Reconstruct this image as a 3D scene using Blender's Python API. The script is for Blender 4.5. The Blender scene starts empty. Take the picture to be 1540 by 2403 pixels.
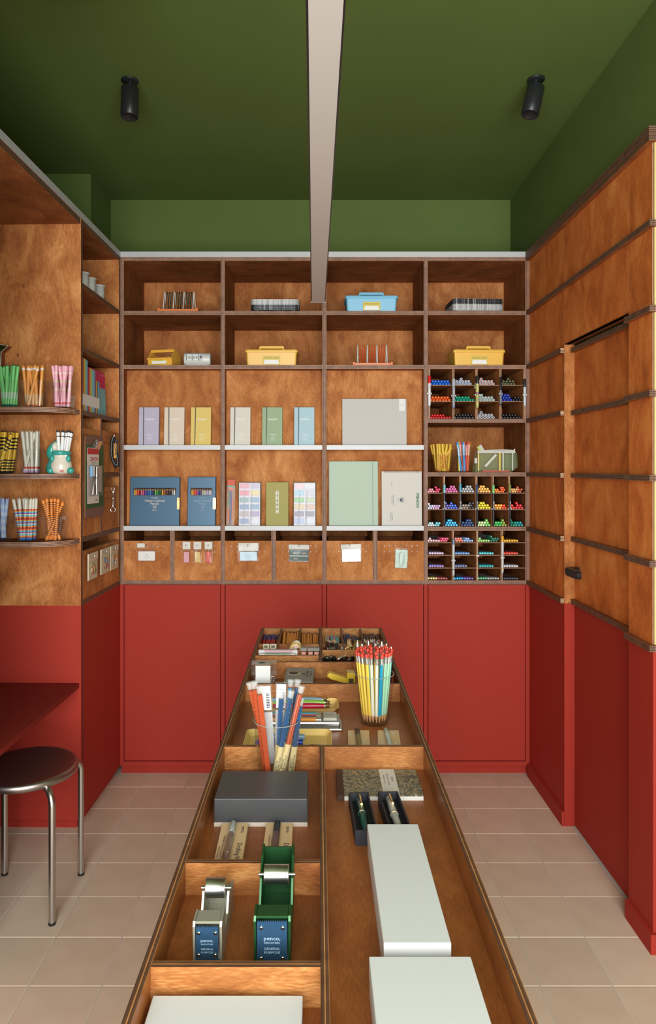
import bpy, bmesh, math, random
from mathutils import Vector, Matrix, Euler

# ------------------------------------------------------------------ camera, world, light, exposure
sc = bpy.context.scene
C = sc.collection
F, VX, VY, H = 1650.0, 747.0, 1098.0, 1.41      # focal length / vanishing point in px of the 1540x2403 frame, eye height in m
cam_d = bpy.data.cameras.new('camera'); cam = bpy.data.objects.new('camera', cam_d); C.objects.link(cam)
cam.location = (0, 0, H); cam.rotation_euler = (math.pi / 2, 0, 0)
cam_d.sensor_fit = 'VERTICAL'; cam_d.sensor_height = 36.0; cam_d.lens = F / 2403 * 36
cam_d.shift_x = (770 - VX) / 2403; cam_d.shift_y = (VY - 1201.5) / 2403
cam_d.clip_start = 0.02
sc.camera = cam
w = bpy.data.worlds.new('world'); sc.world = w; w.use_nodes = True
w.node_tree.nodes['Background'].inputs[0].default_value = (0.85, 0.93, 1.0, 1)
w.node_tree.nodes['Background'].inputs[1].default_value = 0.6
def area(name, loc, rot, sx, sy, power, color=(1, 1, 1)):
    l = bpy.data.lights.new(name, 'AREA'); l.shape = 'RECTANGLE'; l.size = sx; l.size_y = sy; l.energy = power; l.color = color
    o = bpy.data.objects.new(name, l); C.objects.link(o); o.location = loc; o.rotation_euler = rot
    return o
# daylight coming in through the shop window behind the camera
YW = -1.1                                       # inner face of the shop front
area('window_daylight', (0.1, YW + 0.05, 1.42), (math.radians(90), 0, 0), 2.1, 2.3, 190, (0.97, 0.99, 1.0))
sc.view_settings.view_transform = 'Standard'; sc.view_settings.look = 'None'
sc.view_settings.exposure = 0.0; sc.view_settings.gamma = 1.0; sc.view_settings.use_curve_mapping = False
sc.cycles.use_denoising = True
sc.cycles.max_bounces = 10; sc.cycles.diffuse_bounces = 5; sc.cycles.transparent_max_bounces = 24
sc.cycles.caustics_reflective = False; sc.cycles.caustics_refractive = False

# ------------------------------------------------------------------ helpers
rnd = random.Random(11)
def fx(px, d): return (px - VX) * d / F
def fz(py, d): return H - (py - VY) * d / F
def depth(py, z): return (H - z) * F / (py - VY)            # depth at which height z is seen at row py
def lin(*c):
    if len(c) == 1: c = c[0]
    r = []
    for x in c:
        x = x / 255.0
        r.append(x / 12.92 if x <= 0.04045 else ((x + 0.055) / 1.055) ** 2.4)
    return tuple(r)

class MB:
    """collects shapes; build() links them as ONE mesh object"""
    def __init__(s, M=None):
        s.v = []; s.f = []; s.m = []; s.s = []; s.uv = []; s.M = M or Matrix()
    def add(s, vs, fs, m=0, sm=False, uv=None):
        b = len(s.v)
        s.v += [tuple(s.M @ Vector(p)) for p in vs]
        for i, f in enumerate(fs):
            s.f.append([b + k for k in f]); s.m.append(m[i] if isinstance(m, (list, tuple)) else m); s.s.append(sm)
            s.uv.append(uv[i] if uv else None)
        return s
    def box(s, x0, x1, y0, y1, z0, z1, m=0, thin=None, em=None):
        vs = [(x0, y0, z0), (x1, y0, z0), (x1, y1, z0), (x0, y1, z0), (x0, y0, z1), (x1, y0, z1), (x1, y1, z1), (x0, y1, z1)]
        fs = [(0, 3, 2, 1), (4, 5, 6, 7), (0, 1, 5, 4), (1, 2, 6, 5), (2, 3, 7, 6), (3, 0, 4, 7)]
        ax = [2, 2, 1, 0, 1, 0]
        if thin is None: return s.add(vs, fs, m)
        t0, t1 = ((x0, x1), (y0, y1), (z0, z1))[thin]
        uv = []
        for f in fs:
            uv.append([(sum(vs[k][j] for j in range(3) if j != thin), (vs[k][thin] - t0) / (t1 - t0)) for k in f])
        return s.add(vs, fs, [m if a == thin else em for a in ax], uv=uv)
    def loft(s, rings, m=0, caps=(True, True), sm=False, mats=None):
        n = len(rings[0]); vs = [p for r in rings for p in r]; fs = []; ms = []
        for i in range(len(rings) - 1):
            for k in range(n):
                fs.append((i * n + k, i * n + (k + 1) % n, (i + 1) * n + (k + 1) % n, (i + 1) * n + k)); ms.append(mats[i] if mats else m)
        b = len(s.v); s.add(vs, fs, ms, sm)
        if caps[0]: s.add(list(rings[0]), [tuple(reversed(range(n)))], mats[0] if mats else m)
        if caps[1]: s.add(list(rings[-1]), [tuple(range(n))], mats[-1] if mats else m)
        return s
    def prism(s, poly, z0, z1, m=0, sm=False, top=None):
        """poly in XY, extruded along z"""
        return s.loft([[(x, y, z0) for x, y in poly], [(x, y, z1) for x, y in poly]], m, sm=sm)
    def lathe(s, prof, n=16, m=0, caps=(True, True), mats=None, sm=True, c=(0, 0)):
        rings = [[(c[0] + r * math.cos(2 * math.pi * k / n), c[1] + r * math.sin(2 * math.pi * k / n), z) for k in range(n)] for r, z in prof]
        return s.loft(rings, m, caps, sm, mats)
    def cyl(s, p0, p1, r0, r1=None, n=12, m=0, caps=(True, True), sm=True):
        r1 = r0 if r1 is None else r1
        p0 = Vector(p0); p1 = Vector(p1); q = (p1 - p0).to_track_quat('Z', 'Y')
        ring = lambda p, r: [tuple(p + q @ Vector((r * math.cos(2 * math.pi * k / n), r * math.sin(2 * math.pi * k / n), 0))) for k in range(n)]
        return s.loft([ring(p0, r0), ring(p1, r1)], m, caps, sm)
    def tube(s, path, r, n=8, m=0, closed=False, sm=True):
        P = [Vector(p) for p in path]; rings = []; N = len(P)
        for i in range(N):
            if closed: t = P[(i + 1) % N] - P[i - 1]
            else: t = P[min(i + 1, N - 1)] - P[max(i - 1, 0)]
            t.normalize()
            if i == 0:
                a = Vector((0, 0, 1)) if abs(t.z) < 0.9 else Vector((1, 0, 0)); u = t.cross(a).normalized()
            else:
                u = (u - t * u.dot(t)).normalized()
            v = t.cross(u); rr = r[i] if isinstance(r, (list, tuple)) else r
            rings.append([tuple(P[i] + u * rr * math.cos(2 * math.pi * k / n) + v * rr * math.sin(2 * math.pi * k / n)) for k in range(n)])
        if closed: rings.append(rings[0])
        return s.loft(rings, m, (not closed, not closed), sm)
    def ball(s, c, rx, ry=None, rz=None, n=14, h=8, m=0):
        ry = rx if ry is None else ry; rz = rx if rz is None else rz
        rings = []
        for i in range(h + 1):
            a = -math.pi / 2 + math.pi * i / h; q = max(math.cos(a), 0.02)
            rings.append([(c[0] + rx * q * math.cos(2 * math.pi * k / n), c[1] + ry * q * math.sin(2 * math.pi * k / n), c[2] + rz * math.sin(a)) for k in range(n)])
        return s.loft(rings, m, sm=True)
    def mesh(s, name, mats, bevel=0, seg=2):
        me = bpy.data.meshes.new(name); me.from_pydata(s.v, [], s.f)
        for mm in (mats if isinstance(mats, (list, tuple)) else [mats]): me.materials.append(M(mm))
        me.polygons.foreach_set('material_index', s.m); me.polygons.foreach_set('use_smooth', s.s)
        if any(s.uv):
            ul = me.uv_layers.new(name='uv'); k = 0
            for u, f in zip(s.uv, s.f):
                for j in range(len(f)):
                    ul.data[k].uv = u[j] if u else (0, 0); k += 1
        if bevel:
            bm = bmesh.new(); bm.from_mesh(me); bmesh.ops.remove_doubles(bm, verts=bm.verts, dist=1e-6)
            es = [e for e in bm.edges if len(e.link_faces) == 2 and e.calc_face_angle(0) > 0.5]
            bmesh.ops.bevel(bm, geom=es, offset=bevel, segments=seg, affect='EDGES', profile=0.5); bm.to_mesh(me); bm.free()
        me.update(); return me
    def build(s, name, mats, parent=None, loc=(0, 0, 0), rot=(0, 0, 0), bevel=0, seg=2):
        return link(name, s.mesh(name, mats, bevel, seg), parent, loc, rot)

def link(name, me, parent=None, loc=(0, 0, 0), rot=(0, 0, 0), scale=None):
    o = bpy.data.objects.new(name, me); C.objects.link(o); o.parent = parent; o.location = loc; o.rotation_euler = rot
    if scale: o.scale = scale
    return o
def tag(o, label, cat, group=None):
    o['label'] = label; o['category'] = cat
    if group: o['group'] = group
    return o
def thing(name, label, cat, loc=(0, 0, 0), rot=(0, 0, 0), group=None):
    return tag(link(name, None, None, loc, rot), label, cat, group)
def struct(o): o['kind'] = 'structure'; return o
def rrect(w, h, r, n=4, cx=0, cy=0):
    p = []
    for (sx, sy, a0) in ((1, 1, 0), (-1, 1, 90), (-1, -1, 180), (1, -1, 270)):
        for k in range(n + 1):
            a = math.radians(a0 + 90 * k / n); p.append((cx + sx * (w / 2 - r) + r * math.cos(a), cy + sy * (h / 2 - r) + r * math.sin(a)))
    return p
def copy_tree(o, loc=None, rot=None, label=None, group=None, parent=None):
    c = o.copy(); C.objects.link(c); c.parent = parent
    if loc is not None: c.location = loc
    if rot is not None: c.rotation_euler = rot
    if label: c['label'] = label
    if group: c['group'] = group
    for ch in list(o.children): copy_tree(ch, parent=c)
    return c
_txt = {}
def text(body, size, mat, parent, loc, rot=(math.pi / 2, 0, 0), name='lettering', align='CENTER', sx=1.0, bold=0.0, shear=0.0):
    key = (body, align, bold, shear, mat)
    if key not in _txt:
        c = bpy.data.curves.new('t', 'FONT'); c.body = body; c.size = 1; c.align_x = align; c.align_y = 'CENTER'; c.resolution_u = 2
        c.offset = bold; c.shear = shear; c.space_line = 0.9
        o = bpy.data.objects.new('t', c); me = bpy.data.meshes.new_from_object(o); me.materials.clear(); me.materials.append(M(mat))
        bpy.data.objects.remove(o); bpy.data.curves.remove(c); me.name = 'lettering'; _txt[key] = me
    return link(name, _txt[key], parent, loc, rot, (size * sx, size, size))

# ------------------------------------------------------------------ materials
MATS = {}
def M(x): return MATS[x] if isinstance(x, str) else x
def mat(name, c, rough=0.55, metal=0.0, spec=0.5, coat=0.0, noise=0.0, nscale=60.0, bump=0.0, emit=None):
    m = bpy.data.materials.new(name); m.use_nodes = True; nt = m.node_tree; b = nt.nodes['Principled BSDF']
    b.inputs['Base Color'].default_value = (*c, 1); b.inputs['Roughness'].default_value = rough; b.inputs['Metallic'].default_value = metal
    b.inputs['Specular IOR Level'].default_value = spec; b.inputs['Coat Weight'].default_value = coat
    tc = nt.nodes.new('ShaderNodeTexCoord'); nz = nt.nodes.new('ShaderNodeTexNoise'); nz.inputs['Scale'].default_value = nscale; nz.inputs['Detail'].default_value = 4
    nt.links.new(tc.outputs['Object'], nz.inputs['Vector'])
    if noise:
        mr = nt.nodes.new('ShaderNodeMapRange'); mr.inputs['To Min'].default_value = 1 - noise; mr.inputs['To Max'].default_value = 1 + noise
        mx = nt.nodes.new('ShaderNodeMix'); mx.data_type = 'RGBA'; mx.blend_type = 'MULTIPLY'; mx.inputs[0].default_value = 1
        mx.inputs[6].default_value = (*c, 1)
        nt.links.new(nz.outputs['Fac'], mr.inputs['Value']); nt.links.new(mr.outputs[0], mx.inputs[7]); nt.links.new(mx.outputs[2], b.inputs['Base Color'])
    if bump:
        bp = nt.nodes.new('ShaderNodeBump'); bp.inputs['Strength'].default_value = bump; bp.inputs['Distance'].default_value = 0.002
        nt.links.new(nz.outputs['Fac'], bp.inputs['Height']); nt.links.new(bp.outputs[0], b.inputs['Normal'])
    MATS[name] = m; return m
def clear(name, tint=(1, 1, 1), refl=1.0, rough=0.05, milky=0.0, mc=(0.85, 0.85, 0.83)):
    """thin clear plastic or glass: transparent with a Fresnel reflection, a touch of milky haze"""
    m = bpy.data.materials.new(name); m.use_nodes = True; nt = m.node_tree; nt.nodes.remove(nt.nodes['Principled BSDF'])
    out = nt.nodes['Material Output']
    t = nt.nodes.new('ShaderNodeBsdfTransparent'); t.inputs[0].default_value = (*tint, 1)
    g = nt.nodes.new('ShaderNodeBsdfGlossy'); g.inputs['Roughness'].default_value = rough
    lw = nt.nodes.new('ShaderNodeLayerWeight'); lw.inputs[0].default_value = 0.5           # Schlick's Fresnel, the same from both sides of the sheet
    fr = nt.nodes.new('ShaderNodeMath'); fr.operation = 'POWER'; fr.inputs[1].default_value = 4.0; nt.links.new(lw.outputs['Facing'], fr.inputs[0])
    mu = nt.nodes.new('ShaderNodeMath'); mu.operation = 'MULTIPLY_ADD'; mu.inputs[1].default_value = 0.6 * refl; mu.inputs[2].default_value = 0.03 * refl; mu.use_clamp = True
    mx = nt.nodes.new('ShaderNodeMixShader'); nt.links.new(fr.outputs[0], mu.inputs[0]); nt.links.new(mu.outputs[0], mx.inputs[0])
    nt.links.new(t.outputs[0], mx.inputs[1]); nt.links.new(g.outputs[0], mx.inputs[2]); last = mx
    if milky:
        df = nt.nodes.new('ShaderNodeBsdfDiffuse'); df.inputs[0].default_value = (*mc, 1)
        m2 = nt.nodes.new('ShaderNodeMixShader'); m2.inputs[0].default_value = milky
        nt.links.new(mx.outputs[0], m2.inputs[1]); nt.links.new(df.outputs[0], m2.inputs[2]); last = m2
    nt.links.new(last.outputs[0], out.inputs[0]); MATS[name] = m; return m
def wood(name, dark, mid, light, axis=2, rough=0.72, coat=0.0, fig=1.0, spec=0.15):
    m = bpy.data.materials.new(name); m.use_nodes = True; nt = m.node_tree; b = nt.nodes['Principled BSDF']; N = nt.nodes.new; L = nt.links.new
    b.inputs['Roughness'].default_value = rough; b.inputs['Coat Weight'].default_value = coat; b.inputs['Coat Roughness'].default_value = 0.35
    b.inputs['Specular IOR Level'].default_value = spec
    tc = N('ShaderNodeTexCoord'); oi = N('ShaderNodeObjectInfo'); va = N('ShaderNodeVectorMath'); va.operation = 'ADD'
    sc_ = N('ShaderNodeVectorMath'); sc_.operation = 'SCALE'; sc_.inputs['Scale'].default_value = 40; cb = N('ShaderNodeCombineXYZ')
    for k in range(3): L(oi.outputs['Random'], cb.inputs[k])
    L(cb.outputs[0], sc_.inputs[0]); L(tc.outputs['Object'], va.inputs[0]); L(sc_.outputs[0], va.inputs[1])
    def mapped(st, lat=1.0):
        mp = N('ShaderNodeMapping'); s = [lat, lat, lat]; s[axis] = st; mp.inputs['Scale'].default_value = s; L(va.outputs[0], mp.inputs['Vector']); return mp
    def noise(st, scale, det=3, dist=0.0, rg=0.55):
        n = N('ShaderNodeTexNoise'); n.inputs['Scale'].default_value = scale; n.inputs['Detail'].default_value = det
        n.inputs['Distortion'].default_value = dist; n.inputs['Roughness'].default_value = rg; L(mapped(st).outputs[0], n.inputs['Vector']); return n
    big = noise(0.55, 7.0 * fig, 4, 2.0); wv = noise(0.30, 34, 4, 1.6); fine = noise(0.16, 420, 2); blot = noise(0.8, 3.4, 3, 1.2)
    def madd(a, k, c):
        x = N('ShaderNodeMath'); x.operation = 'MULTIPLY_ADD'; x.inputs[1].default_value = k
        L(a, x.inputs[0])
        if isinstance(c, float): x.inputs[2].default_value = c
        else: L(c, x.inputs[2])
        return x.outputs[0]
    v = madd(big.outputs[0], 0.80, madd(wv.outputs[0], 0.28, madd(fine.outputs[0], 0.60, madd(blot.outputs[0], 0.75, -0.715))))
    cr = N('ShaderNodeValToRGB'); e = cr.color_ramp.elements; e[0].position = 0.18; e[0].color = (*dark, 1); e[1].position = 0.82; e[1].color = (*light, 1)
    x = cr.color_ramp.elements.new(0.5); x.color = (*mid, 1); L(v, cr.inputs[0])
    # dark pin knots
    vo = N('ShaderNodeTexVoronoi'); vo.inputs['Scale'].default_value = 5.5; L(mapped(0.6).outputs[0], vo.inputs['Vector'])
    kr = N('ShaderNodeMapRange'); kr.inputs['From Min'].default_value = 0.012; kr.inputs['From Max'].default_value = 0.035; kr.inputs['To Min'].default_value = 0.35; kr.inputs['To Max'].default_value = 1
    L(vo.outputs['Distance'], kr.inputs['Value'])
    mx = N('ShaderNodeMix'); mx.data_type = 'RGBA'; mx.blend_type = 'MULTIPLY'; mx.inputs[0].default_value = 1
    L(cr.outputs[0], mx.inputs[6]); L(kr.outputs[0], mx.inputs[7]); L(mx.outputs[2], b.inputs['Base Color'])
    bp = N('ShaderNodeBump'); bp.inputs['Strength'].default_value = 0.12; bp.inputs['Distance'].default_value = 0.001; L(fine.outputs[0], bp.inputs['Height']); L(bp.outputs[0], b.inputs['Normal'])
    MATS[name] = m; return m
def ply_edge(name, dark, light, layers=7):
    m = bpy.data.materials.new(name); m.use_nodes = True; nt = m.node_tree; b = nt.nodes['Principled BSDF']; N = nt.nodes.new; L = nt.links.new
    b.inputs['Roughness'].default_value = 0.6
    uv = N('ShaderNodeUVMap'); uv.uv_map = 'uv'; sx = N('ShaderNodeSeparateXYZ'); L(uv.outputs[0], sx.inputs[0])
    cr = N('ShaderNodeValToRGB'); cr.color_ramp.interpolation = 'CONSTANT'; e = cr.color_ramp.elements
    e[0].position = 0; e[0].color = (*light, 1); e[1].position = 0.14; e[1].color = (*dark, 1)
    for k in range(2, layers):
        x = e.new(k / layers); x.color = (*(light if k % 2 == 0 else dark), 1)
    L(sx.outputs[1], cr.inputs[0])
    n = N('ShaderNodeTexNoise'); n.inputs['Scale'].default_value = 35; n.inputs['Detail'].default_value = 4; tc = N('ShaderNodeTexCoord'); L(tc.outputs['Object'], n.inputs['Vector'])
    mr = N('ShaderNodeMapRange'); mr.inputs['To Min'].default_value = 0.45; mr.inputs['To Max'].default_value = 1.45; L(n.outputs[0], mr.inputs[0])
    mx = N('ShaderNodeMix'); mx.data_type = 'RGBA'; mx.blend_type = 'MULTIPLY'; mx.inputs[0].default_value = 1
    L(cr.outputs[0], mx.inputs[6]); L(mr.outputs[0], mx.inputs[7]); L(mx.outputs[2], b.inputs['Base Color'])
    MATS[name] = m; return m
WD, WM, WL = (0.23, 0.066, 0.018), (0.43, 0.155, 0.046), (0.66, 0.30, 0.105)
wood('wood_z', WD, WM, WL, 2); W_SHADE = ((0.13, 0.038, 0.011), (0.25, 0.080, 0.024), (0.38, 0.145, 0.046)); wood('wood_shade_x', *W_SHADE, 0); wood('wood_shade_y', *W_SHADE, 1); wood('wood_shade_z', *W_SHADE, 2)  # darker copies: shade of the shelf interiors put into the wood colour
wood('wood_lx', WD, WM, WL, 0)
wood('panel_bounce', (0.34, 0.082, 0.018), (0.60, 0.160, 0.034), (0.76, 0.28, 0.07), 2)  # redder and brighter than the other wood: warm bounce light put into the colour
TD, TM, TL = (0.20, 0.062, 0.017), (0.37, 0.135, 0.036), (0.68, 0.34, 0.115)
wood('tray_x', TD, TM, TL, 0, 0.45, 0.05, 1.0, 0.3); wood('tray_y', (0.19, 0.056, 0.014), (0.30, 0.092, 0.022), (0.42, 0.15, 0.04), 1, 0.38, 0.1, 1.0, 0.35)
ply_edge('ply', (0.085, 0.036, 0.022), (0.40, 0.215, 0.135)); ply_edge('ply_dark', (0.06, 0.025, 0.014), (0.20, 0.095, 0.05))
ply_edge('ply_lit', (0.10, 0.05, 0.028), (0.62, 0.40, 0.22), 7); ply_edge('ply_thin', (0.14, 0.06, 0.03), (0.62, 0.36, 0.19), 3)
def ply_table():
    m = ply_edge('ply_table', (0.05, 0.022, 0.012), (0.05, 0.022, 0.012), 3); e = [n for n in m.node_tree.nodes if n.type == 'VALTORGB'][0].color_ramp.elements
    while len(e) > 1: e.remove(e[-1])
    e[0].position = 0.0; e[0].color = (0.06, 0.026, 0.014, 1)
    for p, c in ((0.10, (0.10, 0.042, 0.02)), (0.40, (0.46, 0.19, 0.06)), (0.56, (0.06, 0.026, 0.014)), (0.64, (0.11, 0.048, 0.022)), (0.92, (0.36, 0.15, 0.05))): x = e.new(p); x.color = (*c, 1)
ply_table()
mat('red_paint', lin(161, 49, 37), 0.65, spec=0.2, noise=0.05, nscale=180, bump=0.05)
mat('green_paint', (0.105, 0.150, 0.037), 0.8, spec=0.2, noise=0.08, nscale=4, bump=0.05)
mat('desk_red_shade', lin(122, 36, 28), 0.6, spec=0.25, noise=0.05, nscale=180)  # darker than the base red: shade on the desk top put into the colour
mat('dark_gap', (0.02, 0.012, 0.01), 0.9)
mat('aluminium', (0.50, 0.50, 0.50), 0.5, 0.2, noise=0.03, nscale=300)
mat('yellow_panel', lin(205, 182, 116), 0.6, noise=0.03, nscale=90)
mat('grout', lin(205, 195, 182), 0.8, noise=0.06)
mat('chrome', (0.82, 0.82, 0.83), 0.16, 1.0); mat('brushed', (0.58, 0.56, 0.54), 0.30, 1.0, noise=0.08, nscale=200)
mat('gold', (0.9, 0.66, 0.30), 0.25, 0.9); mat('black', (0.016, 0.016, 0.018), 0.34); mat('black_matt', (0.02, 0.02, 0.022), 0.5)
mat('white', (0.78, 0.78, 0.76), 0.5); mat('white_gloss', (0.78, 0.78, 0.76), 0.2); mat('paper', (0.72, 0.70, 0.64), 0.8); mat('ink', (0.03, 0.03, 0.035), 0.7)
mat('mirror', (0.75, 0.75, 0.75), 0.03, 1.0)
clear('glass', (0.985, 0.99, 0.985), 0.7, 0.03); clear('plastic', (0.985, 0.985, 0.98), 0.7, 0.06, 0.008); clear('film', (0.98, 0.98, 0.98), 0.22, 0.05); clear('glass_rim', (0.75, 0.85, 0.78), 1.2, 0.08, 0.18); clear('bag', (0.97, 0.97, 0.97), 0.55, 0.12, 0.03); clear('tube_plastic', (0.985, 0.985, 0.985), 0.9, 0.1, 0.02)
clear('frosted', (0.95, 0.95, 0.95), 0.6, 0.3, 0.24); clear('mesh_green', (0.90, 0.94, 0.78), 0.3, 0.4, 0.26, (0.50, 0.58, 0.34))
_cols = {}
def paint(c, rough=0.5, **k):
    key = (tuple(c), rough, tuple(sorted(k.items())))
    if key not in _cols:
        _cols[key] = mat('paint_%02x%02x%02x_%d' % (*[int(v) for v in c], len(_cols)), tuple(min(0.88, v / 1.12) for v in lin(c)), rough, **k)
    return _cols[key]
def tile_mat():
    m = mat('tile', (0.5, 0.33, 0.24), 0.55); nt = m.node_tree; b = nt.nodes['Principled BSDF']; N = nt.nodes.new; L = nt.links.new
    oi = N('ShaderNodeObjectInfo'); tc = N('ShaderNodeTexCoord')
    n = N('ShaderNodeTexNoise'); n.inputs['Scale'].default_value = 9; n.inputs['Detail'].default_value = 5; L(tc.outputs['Object'], n.inputs['Vector'])
    ad = N('ShaderNodeMath'); ad.operation = 'MULTIPLY_ADD'; ad.inputs[1].default_value = 0.4; L(oi.outputs['Random'], ad.inputs[0]); L(n.outputs[0], ad.inputs[2])
    cr = N('ShaderNodeValToRGB'); e = cr.color_ramp.elements; e[0].position = 0.3; e[0].color = (*[v * 1.0 for v in lin(211, 187, 164)], 1); e[1].position = 0.95; e[1].color = (*lin(224, 203, 180), 1)
    L(ad.outputs[0], cr.inputs[0]); L(cr.outputs[0], b.inputs['Base Color'])
tile_mat()

# ------------------------------------------------------------------ the setting
CEIL = 2.79; T = 0.199; G = 0.0035
fl = struct(MB().box(-1.5, 1.5, YW - 0.1, 3.75, -0.06, -0.0014).build('floor', 'grout'))
tb = MB().box(-(T - G) / 2, (T - G) / 2, -(T - G) / 2, (T - G) / 2, -0.008, 0).mesh('tile', 'tile', 0.0012, 1)
for iy in range(18):
    for ix in range(13):
        x = 0.803 + (ix - 10.5) * T; y = 3.106 + T / 2 - iy * T
        if x < 1.1 or y < 1.95: link('tile', tb, fl, (x, y, 0))
struct(MB().box(-1.5, 1.5, YW - 0.1, 3.75, CEIL, CEIL + 0.06).build('ceiling', 'green_paint'))
struct(MB().box(-1.5, 1.5, 3.62, 3.70, -0.005, CEIL).build('wall_back', 'green_paint'))
struct(MB().box(-1.5, -1.40, YW, 3.62, -0.005, CEIL).build('wall_left', 'green_paint'))
struct(MB().box(-1.40, -1.068, 3.30, 3.62, -0.005, CEIL).build('wall_pillar', 'green_paint'))
struct(MB().box(1.03, 1.5, 2.051, 3.62, -0.005, 2.36).box(0.99, 1.5, 2.051, 3.62, 2.36, CEIL).build('wall_right', ['green_paint']))
struct(MB().box(1.42, 1.5, YW, 2.05, -0.005, CEIL).build('wall_side', 'green_paint'))
struct(MB().box(-1.40, -0.44, 1.1, 1.55, 2.46, CEIL).box(-1.40, -0.44, 0.05, 1.1, 2.2, CEIL).build('ceiling_shade_block', 'green_paint'))  # unseen block added to shade the left part of the ceiling
m = MB()
for b in ((-1.5, -0.98, 0, CEIL), (1.18, 1.5, 0, CEIL), (-0.98, 1.18, 0, 0.24), (-0.98, 1.18, 2.60, CEIL)): m.box(b[0], b[1], YW - 0.1, YW, b[2] - 0.005 * (b[2] == 0), b[3])
struct(m.build('wall_front', 'green_paint'))
m = MB()
for b in ((-0.98, -0.95, 0.24, 2.60), (1.15, 1.18, 0.24, 2.60), (-0.95, 1.15, 0.24, 0.27), (-0.95, 1.15, 2.57, 2.60)): m.box(b[0], b[1], YW - 0.08, YW, b[2], b[3])
wn = struct(m.build('window_1', 'black_matt')); 

def board(name, parent, x0, x1, y0, y1, z0, z1, thin, face, edge='ply', bevel=0):
    return MB().box(x0, x1, y0, y1, z0, z1, 0, thin, 1).build(name, [face, edge], parent)

# right wall: stained plywood panelling above red paint, with a hidden door
RT = 0.006
rw = struct(link('wall_panelling', None, None, (0.968, 3.22, 0), (0, 0, RT)))
RZ = [0.877, 1.1225, 1.3715, 1.617, 1.8635, 2.1115]          # undersides of the rails (18 mm thick)
yA, yB, yC = -0.45, -1.015, -1.17                         # ends of section A, door, section C (local, towards the camera)
board('panel', rw, 0.0, 0.018, yA, 0, 0.877, 1.895, 0, 'panel_bounce')
board('panel', rw, 0.0, 0.018, yC, yB, 0.877, 1.895, 0, 'panel_bounce')
seams = [0.0, -0.445, -1.015, yC]
for k in range(3): board('panel', rw, 0.0, 0.018, seams[k + 1] + 0.001, seams[k], 1.895, 2.36, 0, 'panel_bounce')
def rail(parent, y0, y1, z, x0=-0.016, x1=0.0, h=0.018, name='rail'): return board(name, parent, x0, x1, y0, y1, z, z + h, 2, 'wood_shade_y', 'ply_dark')
for z in RZ[:5]:
    rail(rw, yA + 0.001, 0, z); rail(rw, yC - 0.016, yB, z)
    board('rail_end', rw, -0.016, 0.0, yA, yA + 0.001, z, z + 0.018, 2, 'wood_shade_y', 'ply_lit')  # brighter ply cap: light falling on the rail ends put into the colour
    board('rail', rw, 0.0, 0.45, yC - 0.016, yC, z, z + 0.018, 2, 'wood_shade_x', 'ply')
rail(rw, yC - 0.016, 0, RZ[5]); board('rail', rw, 0.0, 0.45, yC - 0.016, yC, RZ[5], RZ[5] + 0.018, 2, 'wood_shade_x', 'ply')
for z, h in ((2.358, 0.018), (2.377, 0.023)):
    rail(rw, yC - 0.016, 0, z, -0.018, 0.02, h, 'top_rail'); board('top_rail', rw, 0.02, 0.45, yC - 0.016, yC, z, z + h, 2, 'wood_shade_x', 'ply')
for k, z in enumerate(RZ):
    z1 = (RZ + [2.358])[k + 1]
    MB().box(0.004, 0.45, yC - 0.004, yC + 0.004, z + 0.018, z1).build('yellow_panel', 'yellow_panel', rw)['label'] = 'pale yellow panel facing the room'
MB().box(0.0, 0.018, yA, 0, 0.0, 0.877).build('red_panel', 'red_paint', rw); MB().box(0.0, 0.018, yC, yB, 0.0, 0.877).build('red_panel', 'red_paint', rw)
MB().box(0.0, 0.45, yC - 0.004, yC, 0.0, 0.877).build('red_panel', 'red_paint', rw)
MB().box(-0.002, 0.0385, yA - 0.004, yA + 0.004, 0.877, 1.895).build('door_jamb', 'wood_z', rw)['label'] = 'light wooden door jamb strip'
MB().box(-0.002, 0.0385, yA - 0.004, yA + 0.004, 0.0, 0.877).build('red_jamb', 'red_paint', rw)
MB().box(0.0, 0.04, yB, yA, 1.895, 1.899).build('door_head', 'wood_shade_y', rw)
b1 = struct(MB().box(-0.012, 0, yA - 0.004, 0, 0, 0.058).build('baseboard_right', 'red_paint', None, (0.968, 3.22, 0), (0, 0, RT)))
b2 = struct(MB().box(-0.012, 0, yC - 0.016, yB, 0, 0.058).box(0, 0.45, yC - 0.016, yC - 0.004, 0, 0.058).build('baseboard_right', 'red_paint', None, (0.968, 3.22, 0), (0, 0, RT)))
dr = struct(link('door_1', None, None, (0.968, 3.22, 0), (0, 0, RT)))
board('door_panel', dr, 0.0385, 0.056, yB + 0.002, yA - 0.005, 0.877, 1.885, 0, 'panel_bounce'); MB().box(0.0385, 0.056, yB + 0.002, yA - 0.005, 0.006, 0.877).build('red_panel', 'red_paint', dr)
for z in RZ[:5]: rail(dr, yB + 0.03, yA - 0.005, z, 0.0225, 0.0385)
hd = MB(); hz = 1.010
hd.cyl((0.0385, yA - 0.045, hz + 0.004), (-0.002, yA - 0.045, hz + 0.004), 0.012, n=16)
hd.loft([[(0.004 if s else -0.012, yA - 0.058 + u, hz + v) for u, v in rrect(0.125, 0.030, 0.012, 4, -0.045, 0)] for s in (1, 0)], 0)
hd.build('handle', 'black', dr)['label'] = 'black lever handle'

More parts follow.
